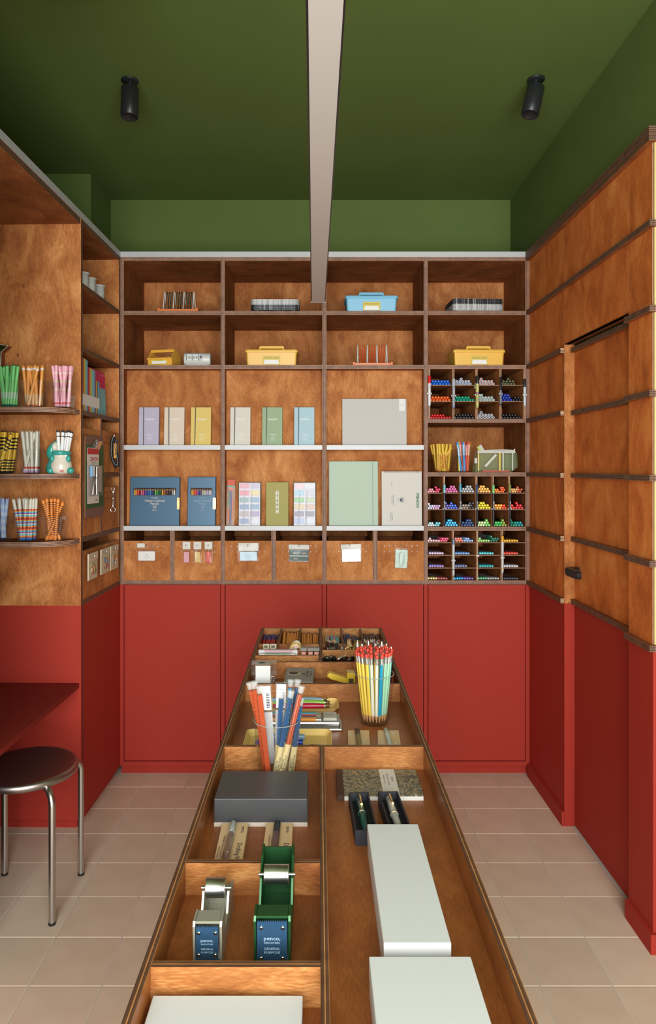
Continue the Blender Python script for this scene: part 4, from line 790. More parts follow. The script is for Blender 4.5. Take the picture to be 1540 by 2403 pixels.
for rI, (z, items) in enumerate(rows_l):
    rn = ['top', 'middle', 'lowest'][rI]
    for j, (k, px, n, nm) in enumerate(items):
        x = fx(px, DS); hh = 0.092 if rI else 0.100
        clear_cup('clear square cup full of %s pens on the %s pen shelf' % (nm, rn), x, DS, z, 0.082 if k not in ('green', 'orange', 'pink') else 0.084, 0.060, hh)
        lab = '%s gel pen standing in a clear cup on the %s pen shelf' % (nm, rn)
        L_ = PL
        fan(PM[k], n, x - 0.004, DS, z, 0.052, {'tiger': 0.050, 'bee': 0.040, 'cat': 0.036, 'rainbow': 0.044}.get(k, 0.038), lab, '%s pens on the %s shelf' % (nm, rn), seed=rI * 7 + j + 3, lean={'bee': 0.01, 'cat': -0.005, 'spot': -0.008, 'rainbow': -0.004}.get(k, 0.0), L_=0.148, cross_=0.25 if k == 'tiger' else 0.75)
# ceramic dinosaur pen holder
dx, dy, dz = fx(139, 2.635), 2.635, 1.3876
t = thing('dinosaur_pen_holder', 'teal and cream ceramic dinosaur pen holder on the middle pen shelf', 'pen holder', (dx, dy, dz), (0, 0, 0.12))
teal = paint((58, 160, 145), 0.12, coat=0.4); cream = paint((226, 214, 196), 0.15, coat=0.3)
MB().lathe([(0.020, 0), (0.036, 0.006), (0.040, 0.022), (0.037, 0.040), (0.031, 0.056), (0.029, 0.068), (0.0285, 0.078), (0.024, 0.078), (0.022, 0.04)], 24).build('belly', cream, t, (0.008, 0, 0))
m = MB(); m.loft([[(-0.006 + a * math.cos(q) * (1.0) - o, 0.010 + b * math.sin(q), z) for q in [2 * math.pi * k / 20 for k in range(20)]] for z, a, b, o in ((0, 0.030, 0.024, 0.006), (0.010, 0.042, 0.033, 0.004), (0.026, 0.045, 0.036, 0.001), (0.045, 0.036, 0.034, 0.002), (0.06, 0.029, 0.031, 0.004), (0.072, 0.026, 0.029, 0.010))], 0, sm=True); m.build('back', teal, t, (0, 0.006, 0))
m = MB(); m.tube([(0.006 + 0.030 * math.cos(a), 0.0 + 0.030 * math.sin(a), 0.078) for a in [2 * math.pi * k / 20 for k in range(20)]], 0.0085, 8, closed=True); m.build('lower_jaw', teal, t)
m = MB(); m.loft([[(x + 0.024 * s * math.cos(q) * 0.8, 0.010 + 0.030 * s * math.sin(q), z + 0.010 * math.cos(q) * s) for q in [2 * math.pi * k / 16 for k in range(16)]] for x, z, s in ((-0.018, 0.062, 1.05), (-0.026, 0.078, 1.12), (-0.027, 0.096, 1.08), (-0.022, 0.112, 0.95), (-0.013, 0.122, 0.70), (-0.006, 0.126, 0.25))], 0, sm=True); m.build('upper_head', teal, t)
MB().ball((-0.013, -0.006, 0.100), 0.013, 0.018, 0.020).build('mouth_lining', cream, t)
for s, x in ((-1, -0.026), (1, 0.046)): MB().ball((x, -0.022, 0.0125), 0.0135, 0.013, 0.0125).build('foot', teal, t)
for s, x in ((-1, -0.020), (1, 0.038)): MB().ball((x, -0.022, 0.057), 0.009, 0.009, 0.014).build('arm', teal, t)
MB().box(0.012, 0.024, -0.0392, -0.036, 0.0065, 0.013).build('red_tag', paint((196, 50, 40), 0.3), t); text('LEGAMI', 0.003, 'white', t, (0.018, -0.0396, 0.0097))
fan(PM['cow'], 7, dx + 0.010, dy - 0.002, dz + 0.004, 0.030, 0.026, 'white pen with black ears standing in the dinosaur holder', 'white pens in the dinosaur', seed=6, lean=0.014, L_=0.126, cross_=1.0)
# cups on the marker shelf
YP = 3.29; zP = 1.3893
fan([pen_mesh('fp_yellow', 0.128, 0.0062, [(0.10, 1), (0.6, 0), (0.62, 2), (1, 0)], [col(226, 178, 52), col(215, 120, 45), col(190, 140, 40)]), pen_mesh('fp_yellow2', 0.128, 0.0062, [(0.10, 0), (0.62, 1), (1, 0)], [col(232, 196, 70), col(226, 160, 60)])], 20, fx(1037.5, YP), YP, zP, 0.066, 0.054, 'yellow capped felt pen fanned out in the left cup above the brush pens', 'yellow felt pens', seed=5, L_=0.126, name='felt_pen')
clear_cup('clear cup of yellow felt pens beside the mesh pouch', fx(1037.5, YP), YP, zP, 0.092, 0.072, 0.082, 'clear cups in the right hand bay', mt='glass')
hl = [('blue', (50, 150, 225)), ('orange', (232, 90, 40)), ('yellow', (232, 205, 60)), ('green', (90, 195, 80)), ('red', (215, 50, 60))]
fan([pen_mesh('hl_' + nm, 0.137, 0.0056, [(0.06, 0), (0.55, 0), (0.62, 1), (0.92, 1), (1, 0)], [col(*c), paint([min(255, v * 0.5 + 125) for v in c], 0.2)]) for nm, c in hl], 13, fx(1087.5, YP), YP, zP, 0.052, 0.036, ['%s fineliner standing in the narrow cup beside the pouch' % nm for nm, c in hl], ['%s fineliners' % nm for nm, c in hl], seed=8, L_=0.136, name='fineliner')
clear_cup('narrow clear cup of rainbow fineliners beside the mesh pouch', fx(1087.5, YP), YP, zP, 0.068, 0.056, 0.108, 'clear cups in the right hand bay', mt='glass')
# mesh pouch
t = thing('mesh_pouch', 'translucent pale green zip pouch with a white zipper beside the pen cups', 'pouch', (fx(1166, 3.27), 3.27, zP), (0, 0, 0.05))
W = 0.188; hh = 0.105
prof = lambda y: [(-W / 2 - 0.006, y, 0.0), (W / 2 - 0.022, y, 0.0), (W / 2 + 0.008, y, 0.024), (W / 2 + 0.004, y, 0.086), (W / 2 - 0.006, y, hh - 0.006), (-W / 2 + 0.006, y, hh - 0.008), (-W / 2, y, 0.05)]
pf = lambda y, g, top: [(x * g, yy, z * top) for x, yy, z in prof(y)]
MB().loft([pf(0.0, 0.97, 0.98), pf(-0.012, 1.0, 1.0), pf(-0.018, 1.0, 0.99), pf(0.04, 0.99, 0.98)], 0, sm=False).build('mesh_body', 'mesh_green', t, (0, 0.02, 0))
MB().tube([(-W / 2 + 0.004, 0.008, hh - 0.006), (-0.03, 0.006, hh - 0.003), (0.03, 0.006, hh - 0.001), (W / 2 - 0.006, 0.008, hh - 0.004)], 0.004, 8).build('zip_roll', paint((214, 210, 200)), t); MB().box(-W / 2 + 0.004, W / 2 - 0.006, -0.001, 0.001, hh - 0.016, hh - 0.006).build('zip_tape', paint((205, 205, 196)), t)
MB().cyl((W / 2 - 0.012, 0.006, hh - 0.002), (W / 2 - 0.006, 0.004, hh + 0.004), 0.0025).build('zip_pull', 'chrome', t)
for x, c, wq in ((-W / 2 + 0.008, (226, 212, 120), 0.006), (0.014, (226, 206, 95), 0.008), (0.030, (205, 210, 190), 0.006), (0.074, (205, 210, 190), 0.006)): MB().box(x - wq / 2, x + wq / 2, -0.0014, -0.0006, 0.008, hh - 0.016).build('binding_strip', paint(c), t)
MB().box(-0.066, 0.062, 0.004, 0.02, 0.001, 0.010).build('red_pencil_inside', paint((206, 110, 84)), t); MB().cyl((-0.052, 0.012, 0.026), (0.0, 0.012, 0.082), 0.0075, n=10).build('white_tube_inside', paint((222, 222, 205)), t)
MB().box(-W / 2 - 0.010, -W / 2 + 0.002, 0.0, 0.001, 0.042, 0.066).build('side_tab', paint((214, 210, 202)), t)
m = MB(Matrix.Translation((-0.064, 0.004, hh - 0.010)) @ Matrix.Rotation(-0.55, 4, 'Y')); m.box(-0.013, 0.0, 0, 0.006, 0, 0.034, 0).box(0.0, 0.011, 0, 0.006, 0, 0.034, 1); m.build('eraser', [paint((190, 205, 110)), paint((205, 203, 196))], t)

# ------------------------------------------------------------------ things on and in the left tower
for k, y in enumerate((-0.360, -0.275, -0.160)):
    p = lp(-0.045, y, 2.1295); t = thing('enamel_cup', ['white enamel cup nearest the nook panel on the tower', 'middle one of three white enamel cups on the tower', 'white enamel cup farthest back on the tower'][k], 'cup', p, LR, 'white enamel cups')
    MB().lathe([(0.021, 0), (0.0215, 0.002), (0.0255, 0.071), (0.0245, 0.071), (0.0205, 0.004)], 24).build('cup_wall', paint((206, 204, 198), 0.3), t)
    MB().lathe([(0.0255, 0.0695), (0.0278, 0.071), (0.0278, 0.073), (0.0255, 0.0735), (0.0245, 0.0715)], 24, caps=(False, False)).build('rim', paint((214, 212, 206), 0.25), t)
bk = [((214, 44, 106), 0.212, 0.0135, 'magenta'), ((120, 30, 50), 0.209, 0.005, 'maroon'), ((226, 180, 60), 0.209, 0.011, 'yellow'), ((150, 200, 176), 0.208, 0.011, 'mint'), ((90, 170, 205), 0.206, 0.009, 'blue'),
      ((180, 34, 80), 0.180, 0.015, 'crimson'), ((226, 180, 60), 0.180, 0.012, 'yellow'), ((150, 200, 176), 0.179, 0.011, 'mint'), ((110, 190, 205), 0.178, 0.011, 'turquoise'), ((100, 160, 210), 0.176, 0.009, 'blue'),
      ((120, 30, 50), 0.138, 0.006, 'maroon'), ((226, 180, 60), 0.138, 0.008, 'yellow'), ((60, 60, 66), 0.137, 0.006, 'charcoal'), ((100, 180, 215), 0.137, 0.013, 'sky blue')]
y = -0.470
for k, (c, h, th, nm) in enumerate(bk):
    th *= 1.55
    size = 'tall' if h > 0.2 else ('medium' if h > 0.16 else 'short')
    t = thing('booklet', '%s %s booklet with a white paper band standing on the tower shelf' % (size, nm), 'booklet', lp(-0.012, y + th / 2, 1.6348), LR, 'banded booklets on the tower')
    MB().box(-0.14, 0, -th / 2 + 0.0004, th / 2 - 0.0004, 0, h).build('cover', paint(c, 0.5), t)
    MB().box(-0.1405, 0.0006, -th / 2 + 0.0002, th / 2 - 0.0002, 0.024, 0.068).build('paper_band', paint((228, 226, 222)), t)
    y += th
def leaning(label, y0, y1, h, th, c, x0, cat='notebook', rad=0.012):
    wd = y1 - y0; t = thing('soft_notebook', label, cat, lp(x0, (y0 + y1) / 2, 1.6350), (0, -0.05, LT))
    pr = [(u, v + h / 2) for u, v in rrect(wd, h, rad, 3)]
    MB().loft([[(-th, u, v) for u, v in pr], [(0, u, v) for u, v in pr]], 0).build('cover', paint(c, 0.55), t)
    MB().loft([[(-th - 0.004, u * 0.99, v * 0.99) for u, v in pr], [(-th, u * 0.99, v * 0.99) for u, v in pr]], 0).build('pages', 'paper', t)
    return t
t = leaning('large magenta notebook with rounded corners leaning on the tower shelf', -0.238, -0.022, 0.205, 0.008, (216, 48, 112), -0.055)
text('stalogy', 0.011, 'white', t, (0.0008, 0.072, 0.192), (math.pi / 2, 0, math.pi / 2)); text('1/2 year\nnotes', 0.007, paint((236, 150, 180)), t, (0.0008, 0.05, 0.135), (math.pi / 2, 0, math.pi / 2))
leaning('small pale turquoise notebook in front of the magenta one', -0.244, -0.110, 0.122, 0.006, (122, 190, 200), -0.028, rad=0.002)
# bins and peg fronts of the tower
tcx = lambda y0, y1, z: lp(-0.001, (y0 + y1) / 2, z)
RB = (0, 0, LT + math.pi / 2)
def tower_bin(label, y0, y1, z0, z1, eye=True): return bin_box(label, y0, y1, z0, z1, loc=tcx(y0, y1, z0), parent_rot=RB, depth_=0.26, eye=eye, group='plywood fronts of the tower', hole='dark_gap')
pA = tower_bin('tall plywood peg front of the tower behind the green clipboard', YN + 0.0195, -0.2775, 1.1415, 1.565)
pB = tower_bin('plywood peg front of the tower with the black dotted strap', -0.2565, -0.0195, 1.3905, 1.568)
pC = tower_bin('plywood peg front of the tower with the key ring', -0.2565, -0.0195, 1.1415, 1.328)
pD = tower_bin('wide plywood drawer front of the tower with three paper packets', YN + 0.0195, -0.0195, 0.8955, 1.085, eye=False)
def tp(y, z, out=0.004): return lp(out, y, z)
# clipboard
hook(pA, 0.012, 0.365); hook(pB, -0.002, 0.155); hook(pC, -0.007, 0.158); 
for q in (-0.158, -0.008, 0.117): hook(pD, q, 0.155, s=1.2)
t = thing('clipboard', 'green clipboard with a steel clip hanging on the tower', 'clipboard', tp(-0.372, 1.212, 0.006), RB)
MB(Matrix.Rotation(math.pi / 2, 4, 'X')).prism(rrect(0.218, 0.326, 0.010, 4, 0, 0.163), 0, 0.003).build('clear_board', paint((132, 88, 70), 0.6), t)
MB().box(-0.1075, 0.1075, -0.0042, -0.003, 0.038, 0.290).build('green_sheet', paint((62, 92, 42), 0.7), t, bevel=0.0003, seg=1); text('STALOGY', 0.0055, 'ink', t, (0.0, -0.0046, 0.075))
m = MB(); m.loft([[(x, -0.004 - yy, z) for x, z in ((-0.032, 0.258), (0.032, 0.258), (0.024, 0.290), (-0.024, 0.290))] for yy in (0.001, 0.004)], 0); m.loft([[(-0.030, -0.005, 0.262), (0.030, -0.005, 0.262), (0.030, -0.008, 0.262), (-0.030, -0.008, 0.262)], [(-0.020, -0.026, 0.305), (0.020, -0.026, 0.305), (0.020, -0.029, 0.305), (-0.020, -0.029, 0.305)]], 0)
m.tube([(-0.03, -0.008, 0.29), (-0.02, -0.012, 0.306), (0.0, -0.012, 0.312), (0.012, -0.010, 0.305)], 0.003, 6); m.build('steel_clip', mat('steel_clip', (0.7, 0.69, 0.67), 0.18, 0.9), t)
t = thing('blister_pack', 'blister pack lettered ZENITH with a silver stapler, clipped on the green clipboard', 'package', tp(-0.412, 1.268, 0.016), (0, -0.01, LT + math.pi / 2 - 0.12))
MB(Matrix.Rotation(math.pi / 2, 4, 'X')).prism(rrect(0.100, 0.222, 0.005, 3, 0, 0.111), 0, 0.0012).build('backing_card', paint((212, 196, 184), 0.5), t)
MB().box(-0.048, 0.048, -0.0016, -0.0012, 0.19, 0.22).build('red_top', paint((186, 30, 32)), t); MB().box(-0.05, 0.05, -0.0018, -0.0012, 0.168, 0.196).build('card_field', paint((214, 200, 190)), t)
text('ZENITH', 0.021, paint((190, 36, 34)), t, (0.008, -0.0022, 0.176), sx=0.95, bold=0.02); text('MADE IN ITALY', 0.0055, 'ink', t, (0.008, -0.0022, 0.1625)); text('1946', 0.011, 'ink', t, (0.026, -0.0022, 0.012), bold=0.01)
MB().box(-0.042, 0.055, -0.016, -0.0012, 0.030, 0.152).build('clear_blister', 'bag', t)
MB().box(-0.030, -0.006, -0.012, -0.003, 0.108, 0.150).build('blue_box', paint((120, 180, 225)), t); MB().box(-0.026, -0.010, -0.0124, -0.012, 0.110, 0.148).build('box_front', 'white', t)
m = MB(); m.tube([(-0.018, -0.008, 0.036), (-0.012, -0.008, 0.075), (0.006, -0.008, 0.105)], [0.006, 0.007, 0.005], 8); m.tube([(0.014, -0.009, 0.035), (0.012, -0.009, 0.09), (0.016, -0.009, 0.146)], [0.007, 0.0075, 0.006], 8); m.build('stapler', 'brushed', t)
MB().box(0.026, 0.050, -0.013, -0.003, 0.045, 0.148).build('grey_insert', paint((165, 142, 132)), t)
# dotted strap
t = thing('dotted_strap', 'black strap with white dots and an orange card hanging on the tower', 'strap', tp(-0.140, 1.425, 0.019), LR)
m = MB(Matrix.Scale(0.55, 4, (1, 0, 0)) @ Matrix.Translation((0, 0.012, 0))); m.tube([(-0.010, -0.010, 0.123), (-0.022, -0.012, 0.10), (-0.028, -0.010, 0.06), (-0.018, -0.010, 0.02), (0.004, -0.010, -0.005), (0.026, -0.010, -0.001), (0.024, -0.012, 0.025), (0.010, -0.012, 0.06), (0.008, -0.012, 0.09), (0.016, -0.013, 0.112)], 0.0125, 8); m.build('cord', 'black', t)
m = MB(Matrix.Scale(0.55, 4, (1, 0, 0)) @ Matrix.Translation((0, 0.012, 0))); sr = random.Random(2); path = [(-0.010, 0.123), (-0.022, 0.10), (-0.028, 0.06), (-0.018, 0.02), (0.004, -0.005), (0.026, -0.001), (0.024, 0.025), (0.010, 0.06), (0.008, 0.09)]
for (x, z), (x2, z2) in zip(path, path[1:]):
    for q in range(4): u = sr.random(); m.ball((x + (x2 - x) * u + sr.uniform(-0.006, 0.006), -0.0195 + sr.uniform(-0.001, 0.001), z + (z2 - z) * u), 0.0016, n=6, h=4)
m.build('white_dots', 'white', t); MB().box(-0.001, 0.010, -0.011, -0.0095, 0.028, 0.092).build('orange_card', paint((228, 160, 60)), t); MB().tube([(0.002, -0.0118, 0.04), (0.007, -0.0118, 0.05), (0.006, -0.0118, 0.07), (0.002, -0.0118, 0.075)], 0.001, 6).build('card_print', 'ink', t)
# key ring
t = thing('key_ring', 'slim silver key ring tool hanging on the tower', 'key ring', tp(-0.145, 1.229, 0.013), LR)
MB().tube([(0.000 + 0.0105 * math.cos(a), -0.003, -0.002 + 0.0105 * math.sin(a)) for a in [2 * math.pi * k / 16 for k in range(16)]], 0.0018, 6, closed=True).build('split_ring', 'chrome', t)
MB().lathe([(0.0045, 0.010), (0.005, 0.014), (0.005, 0.044), (0.0062, 0.045), (0.0062, 0.052), (0.004, 0.054), (0.0035, 0.075), (0.002, 0.082)], 10).build('barrel', 'chrome', t, (0, -0.003, 0)); MB().tube([(0.006 * math.cos(a), -0.003, 0.090 + 0.009 * math.sin(a)) for a in [2 * math.pi * k / 12 for k in range(12)]], 0.0014, 6, closed=True).build('loop', 'chrome', t)
# paper packets
for k, q in enumerate((-0.158, -0.008, 0.117)):
    yc = (YN + 0.0195 - 0.0195) / 2 + q; t = thing('paper_packet', ['cream paper packet nearest the nook on the wide drawer front', 'middle cream paper packet with blue animals on the wide drawer front', 'cream paper packet farthest back on the wide drawer front'][k], 'package', tp(yc, 0.966, 0.010), RB, 'paper packets on the tower')
    MB().box(-0.052, 0.052, -0.006, 0.0, 0, 0.105).build('packet', paint((206, 190, 160), 0.8), t, bevel=0.002); MB().box(-0.0525, 0.0525, -0.0072, -0.006, 0.078, 0.106).build('folded_flap', paint((210, 196, 166), 0.8), t)
    pr = random.Random(k + 9); cs = [(196, 150, 70), (150, 170, 110), (200, 100, 80), (110, 150, 180), (205, 140, 120), (222, 205, 180)]
    MB().box(-0.030, 0.034, -0.0068, -0.006, 0.018, 0.068).build('window', paint((186, 170, 130)), t)
    for j in range(9): MB(Matrix.Rotation(math.pi / 2, 4, 'X')).lathe([(0.0095, 0), (0.009, 0.0012), (0.0002, 0.0014)], 10, c=(pr.uniform(-0.02, 0.026), pr.uniform(0.027, 0.06))).build('sticker_print', paint(cs[(j + 2 * k) % 6] if not (k == 1 and j % 2) else (90, 135, 180)), t, (0, -0.0068 - j * 0.00012, 0))
    for j in range(3): MB().box(-0.044, -0.005, -0.0077, -0.0072, 0.086 + j * 0.006, 0.087 + j * 0.006).build('print_line', paint((150, 140, 120)), t)
    MB().tube([(0.0, -0.008, 0.098), (0.004, -0.008, 0.094), (0.004, -0.008, 0.085), (0.0, -0.008, 0.082), (-0.002, -0.008, 0.088)], 0.0012, 5).build('paper_clip', paint([(200, 60, 45), (40, 110, 160), (190, 50, 50)][k], 0.3), t)
# ------------------------------------------------------------------ display table with compartments
ZR, ZF = 0.80, 0.75; XL, XR = -0.2165, 0.242; Y0, Y1 = 0.28, 2.684; WT = 0.0115; XC0, XC1 = 0.0030, 0.0135
tbl = thing('display_table', 'long narrow stained plywood display table with compartments in the middle of the room', 'table', (0, 0, 0))
board('side_wall', tbl, XL, XL + WT, Y0, Y1, 0.735, ZR, 0, 'tray_y', 'ply_table'); board('side_wall', tbl, XR - WT, XR, Y0, Y1, 0.735, ZR, 0, 'tray_y', 'ply_table')
board('end_wall', tbl, XL + WT, XR - WT, Y1 - WT, Y1, 0.735, ZR, 1, 'tray_x', 'ply_table'); board('end_wall', tbl, XL + WT, XR - WT, Y0, Y0 + WT, 0.735, ZR, 1, 'tray_x', 'ply_table')
board('tray_floor', tbl, XL + WT, XR - WT, Y0 + WT, Y1 - WT, 0.736, ZF, 2, 'tray_y')
D1, D2, D3, D4, D5, D6, D7, D8 = 0.860, 1.086, 1.539, 1.985, 2.207, 2.288, 2.356, 2.436
board('centre_divider', tbl, XC0, XC1, Y0 + WT, D3, ZF, ZR, 0, 'tray_y', 'ply_table'); board('centre_divider', tbl, XC0, XC1, D5 + 0.012, Y1 - WT, ZF, ZR, 0, 'tray_y', 'ply_table')
def cross(y, x0, x1, th=0.011, h=ZR): board('cross_divider', tbl, x0, x1, y, y + th, ZF, h - 0.0005, 1, 'tray_x', 'ply_table')
xl, xr = XL + WT, XR - WT
for y in (D1, D2): cross(y, xl, XC0)
for y in (D3, D4, D5): cross(y, xl, xr)
cross(D6, xl, XC0, 0.007); 
for y in (D7, D8): cross(y, xl, XC0, 0.007); cross(y, XC1, xr, 0.007)
R1x = [xl, -0.139, -0.067, XC0, XC1, 0.087, 0.159, xr]
for x in (-0.139, -0.067, 0.087, 0.159): board('cell_divider', tbl, x - 0.003, x + 0.003, D8 + 0.007, Y1 - WT, ZF, ZR - 0.001, 0, 'tray_y', 'ply_table')
for x in (-0.139, -0.067, 0.087, 0.159): board('cell_divider', tbl, x - 0.003, x + 0.003, D7 + 0.007, D8, ZF, ZR - 0.001, 0, 'tray_y', 'ply_table')
for yy in (Y0 + 0.12, 1.48, Y1 - 0.14):
    for xx in (-0.15, 0.172): MB().box(xx - 0.02, xx + 0.02, yy - 0.02, yy + 0.02, 0, 0.7345).build('leg', 'wood_z', tbl, bevel=0.002, seg=1)
    MB().box(-0.13, 0.152, yy - 0.012, yy + 0.012, 0.66, 0.7345).build('cross_rail', 'wood_shade_x', tbl)

def tz(px, py, z=ZF): d = depth(py, z); return Vector((fx(px, d), d, z))
def block(name, label, cat, x0, x1, y0, y1, z0, z1, mm, part='body', bev=0.0012, rot=0.0, group=None):
    t = thing(name, label, cat, ((x0 + x1) / 2, (y0 + y1) / 2, z0), (0, 0, rot), group); w_, l_ = (x1 - x0) / 2, (y1 - y0) / 2
    MB().box(-w_, w_, -l_, l_, 0, z1 - z0).build(part, mm, t, bevel=bev); return t
# pale card boxes
boxg = mat('card_box', lin(208, 209, 208), 0.55, noise=0.02, nscale=500)
for (lab, a, b, c, d, h) in (('long pale grey card box lying in the right compartment', 0.0845, 0.1705, 0.903, 1.204, 0.050), ('wide pale grey card box at the near end, right compartment', 0.064, 0.190, 0.52, 0.878, 0.050), ('pale grey card box in the near left compartment', -0.198, -0.019, 0.50, 0.845, 0.026)):
    t = block('card_box', lab, 'box', a, b, c, d, ZF, ZF + h * 0.45, boxg, 'box_base', 0.001, group='pale card boxes'); hw, hl = (b - a) / 2, (d - c) / 2
    MB().box(-hw - 0.0006, hw + 0.0006, -hl - 0.0006, hl + 0.0006, h * 0.45, h).build('lid', boxg, t, bevel=0.0014)
# charcoal box
t = block('charcoal_box', 'charcoal lidded box on a pale wooden base in front of the tube glass', 'box', -0.192, -0.0195, 1.293, 1.413, ZF, ZF + 0.0075, paint((206, 192, 176), 0.6), 'base_board', 0.0006)
MB().box(-0.0858, 0.0858, -0.0595, 0.0595, 0.008, 0.0510).build('lid', mat('charcoal', (0.055, 0.055, 0.058), 0.42, noise=0.05, nscale=400), t, bevel=0.0012)
# kraft pen boxes
mat('kraft', lin(214, 178, 136), 0.8, noise=0.05, nscale=200); mat('kraft2', lin(218, 184, 138), 0.8, noise=0.05, nscale=200)
def pen_obj(t, x, y0, y1, z, r, c_body, c_tip, c_grip, clip=True):
    L_ = y1 - y0
    MB().tube([(x, y0, z), (x, y0 + 0.012, z), (x, y0 + 0.02, z), (x, y0 + L_ * 0.35, z)], [r * 0.4, r * 0.55, r * 0.95, r], 8).build('pen_nose', c_tip, t)
    MB().tube([(x, y0 + L_ * 0.35, z), (x, y0 + L_ * 0.75, z)], r * 1.02, 6, sm=False).build('pen_barrel', c_body, t)
    MB().tube([(x, y0 + L_ * 0.75, z), (x, y1 - 0.006, z), (x, y1, z)], [r, r * 0.95, r * 0.4], 10).build('pen_cap', c_grip, t)
    if clip: MB().box(x + r * 0.9, x + r * 0.9 + 0.002, y0 + 0.012, y0 + L_ * 0.42, z - 0.002, z + 0.002).build('pocket_clip', 'chrome', t)
def pen_box(label, c_l, c_r, yb, yf, pen, txt='Drafting\u2009Writer', tm='ink', km='kraft', h=0.012, slim=False, flip=False):
    (xb0, xb1), (xf0, xf1) = c_l, c_r
    t = thing('pen_box', label, 'pen', (0, yf, ZF), group='kraft pen boxes')
    m = MB().loft([[(xf0, 0, 0), (xf1, 0, 0), (xb1, yb - yf, 0), (xb0, yb - yf, 0)], [(xf0, 0, h), (xf1, 0, h), (xb1, yb - yf, h), (xb0, yb - yf, h)]], 0); m.build('kraft_box', km, t, bevel=0.0005, seg=1)
    xm = (xf0 + xf1 + xb0 + xb1) / 4; L_ = yb - yf; wd = (xf1 - xf0)
    pen_obj(t, xm - (0.004 if not slim else 0), 0.006, L_ - 0.004, h + 0.0045, 0.0062, *pen)
    rz = -math.pi / 2 if not flip else math.pi / 2
    text(txt, 0.0118 if not slim else 0.011, tm, t, (xm + wd * (0.30 if not flip else -0.30), L_ * 0.40, h + 0.0006), (0, 0, rz), bold=0.004); text('penco,', 0.0085, tm, t, (xm + wd * (0.32 if not flip else -0.4), L_ * 0.86, h + 0.0006), (0, 0, rz), bold=0.01)
    for j, s in enumerate(('MODEL: 0.5 BLACK INK BALL POINT PEN', '4.9IN HEAVY DUTY ALUMINIUM CONSTRUCTION', 'MADE IN JAPAN')): text(s, 0.0048, tm, t, (xm - wd * (0.22 + 0.10 * j) * (1 if not flip else -1), L_ * 0.45, h + 0.0006), (0, 0, rz))
    return t
sil, wht2, blkp = 'brushed', paint((205, 208, 203), 0.35), paint((36, 34, 36), 0.35)
pen_box('kraft box with a silver drafting pen, left in front of the charcoal box', (fx(521, 1.283), fx(583, 1.283)), (fx(497, 1.125), fx(565, 1.125)), 1.283, 1.105, (sil, sil, wht2))
pen_box('kraft box with a black drafting pen behind the green tape dispenser', (fx(625, 1.283), fx(688, 1.283)), (fx(610, 1.125), fx(681, 1.125)), 1.283, 1.105, (paint((92, 58, 50), 0.3), blkp, blkp), tm='ink')
for lab, x0, x1, pen, fl_ in (('small kraft box with a black and brass pen in front of the pencil glass', 816.5, 866.5, (paint((120, 100, 50), 0.3), blkp, blkp), True), ('small kraft box with a pale grey pen in front of the pencil glass', 886.5, 936, (wht2, paint((190, 200, 196), 0.3), wht2), False)):
    pen_box(lab, (fx(x0, 1.745), fx(x1, 1.745)), (fx(x0 - 3, 1.60), fx(x1 + 6, 1.60)) if not fl_ else (fx(x0 - 1, 1.60), fx(x1 + 2, 1.60)), 1.745, 1.56, pen, tm='white', km='kraft2', h=0.009, slim=True, flip=fl_)
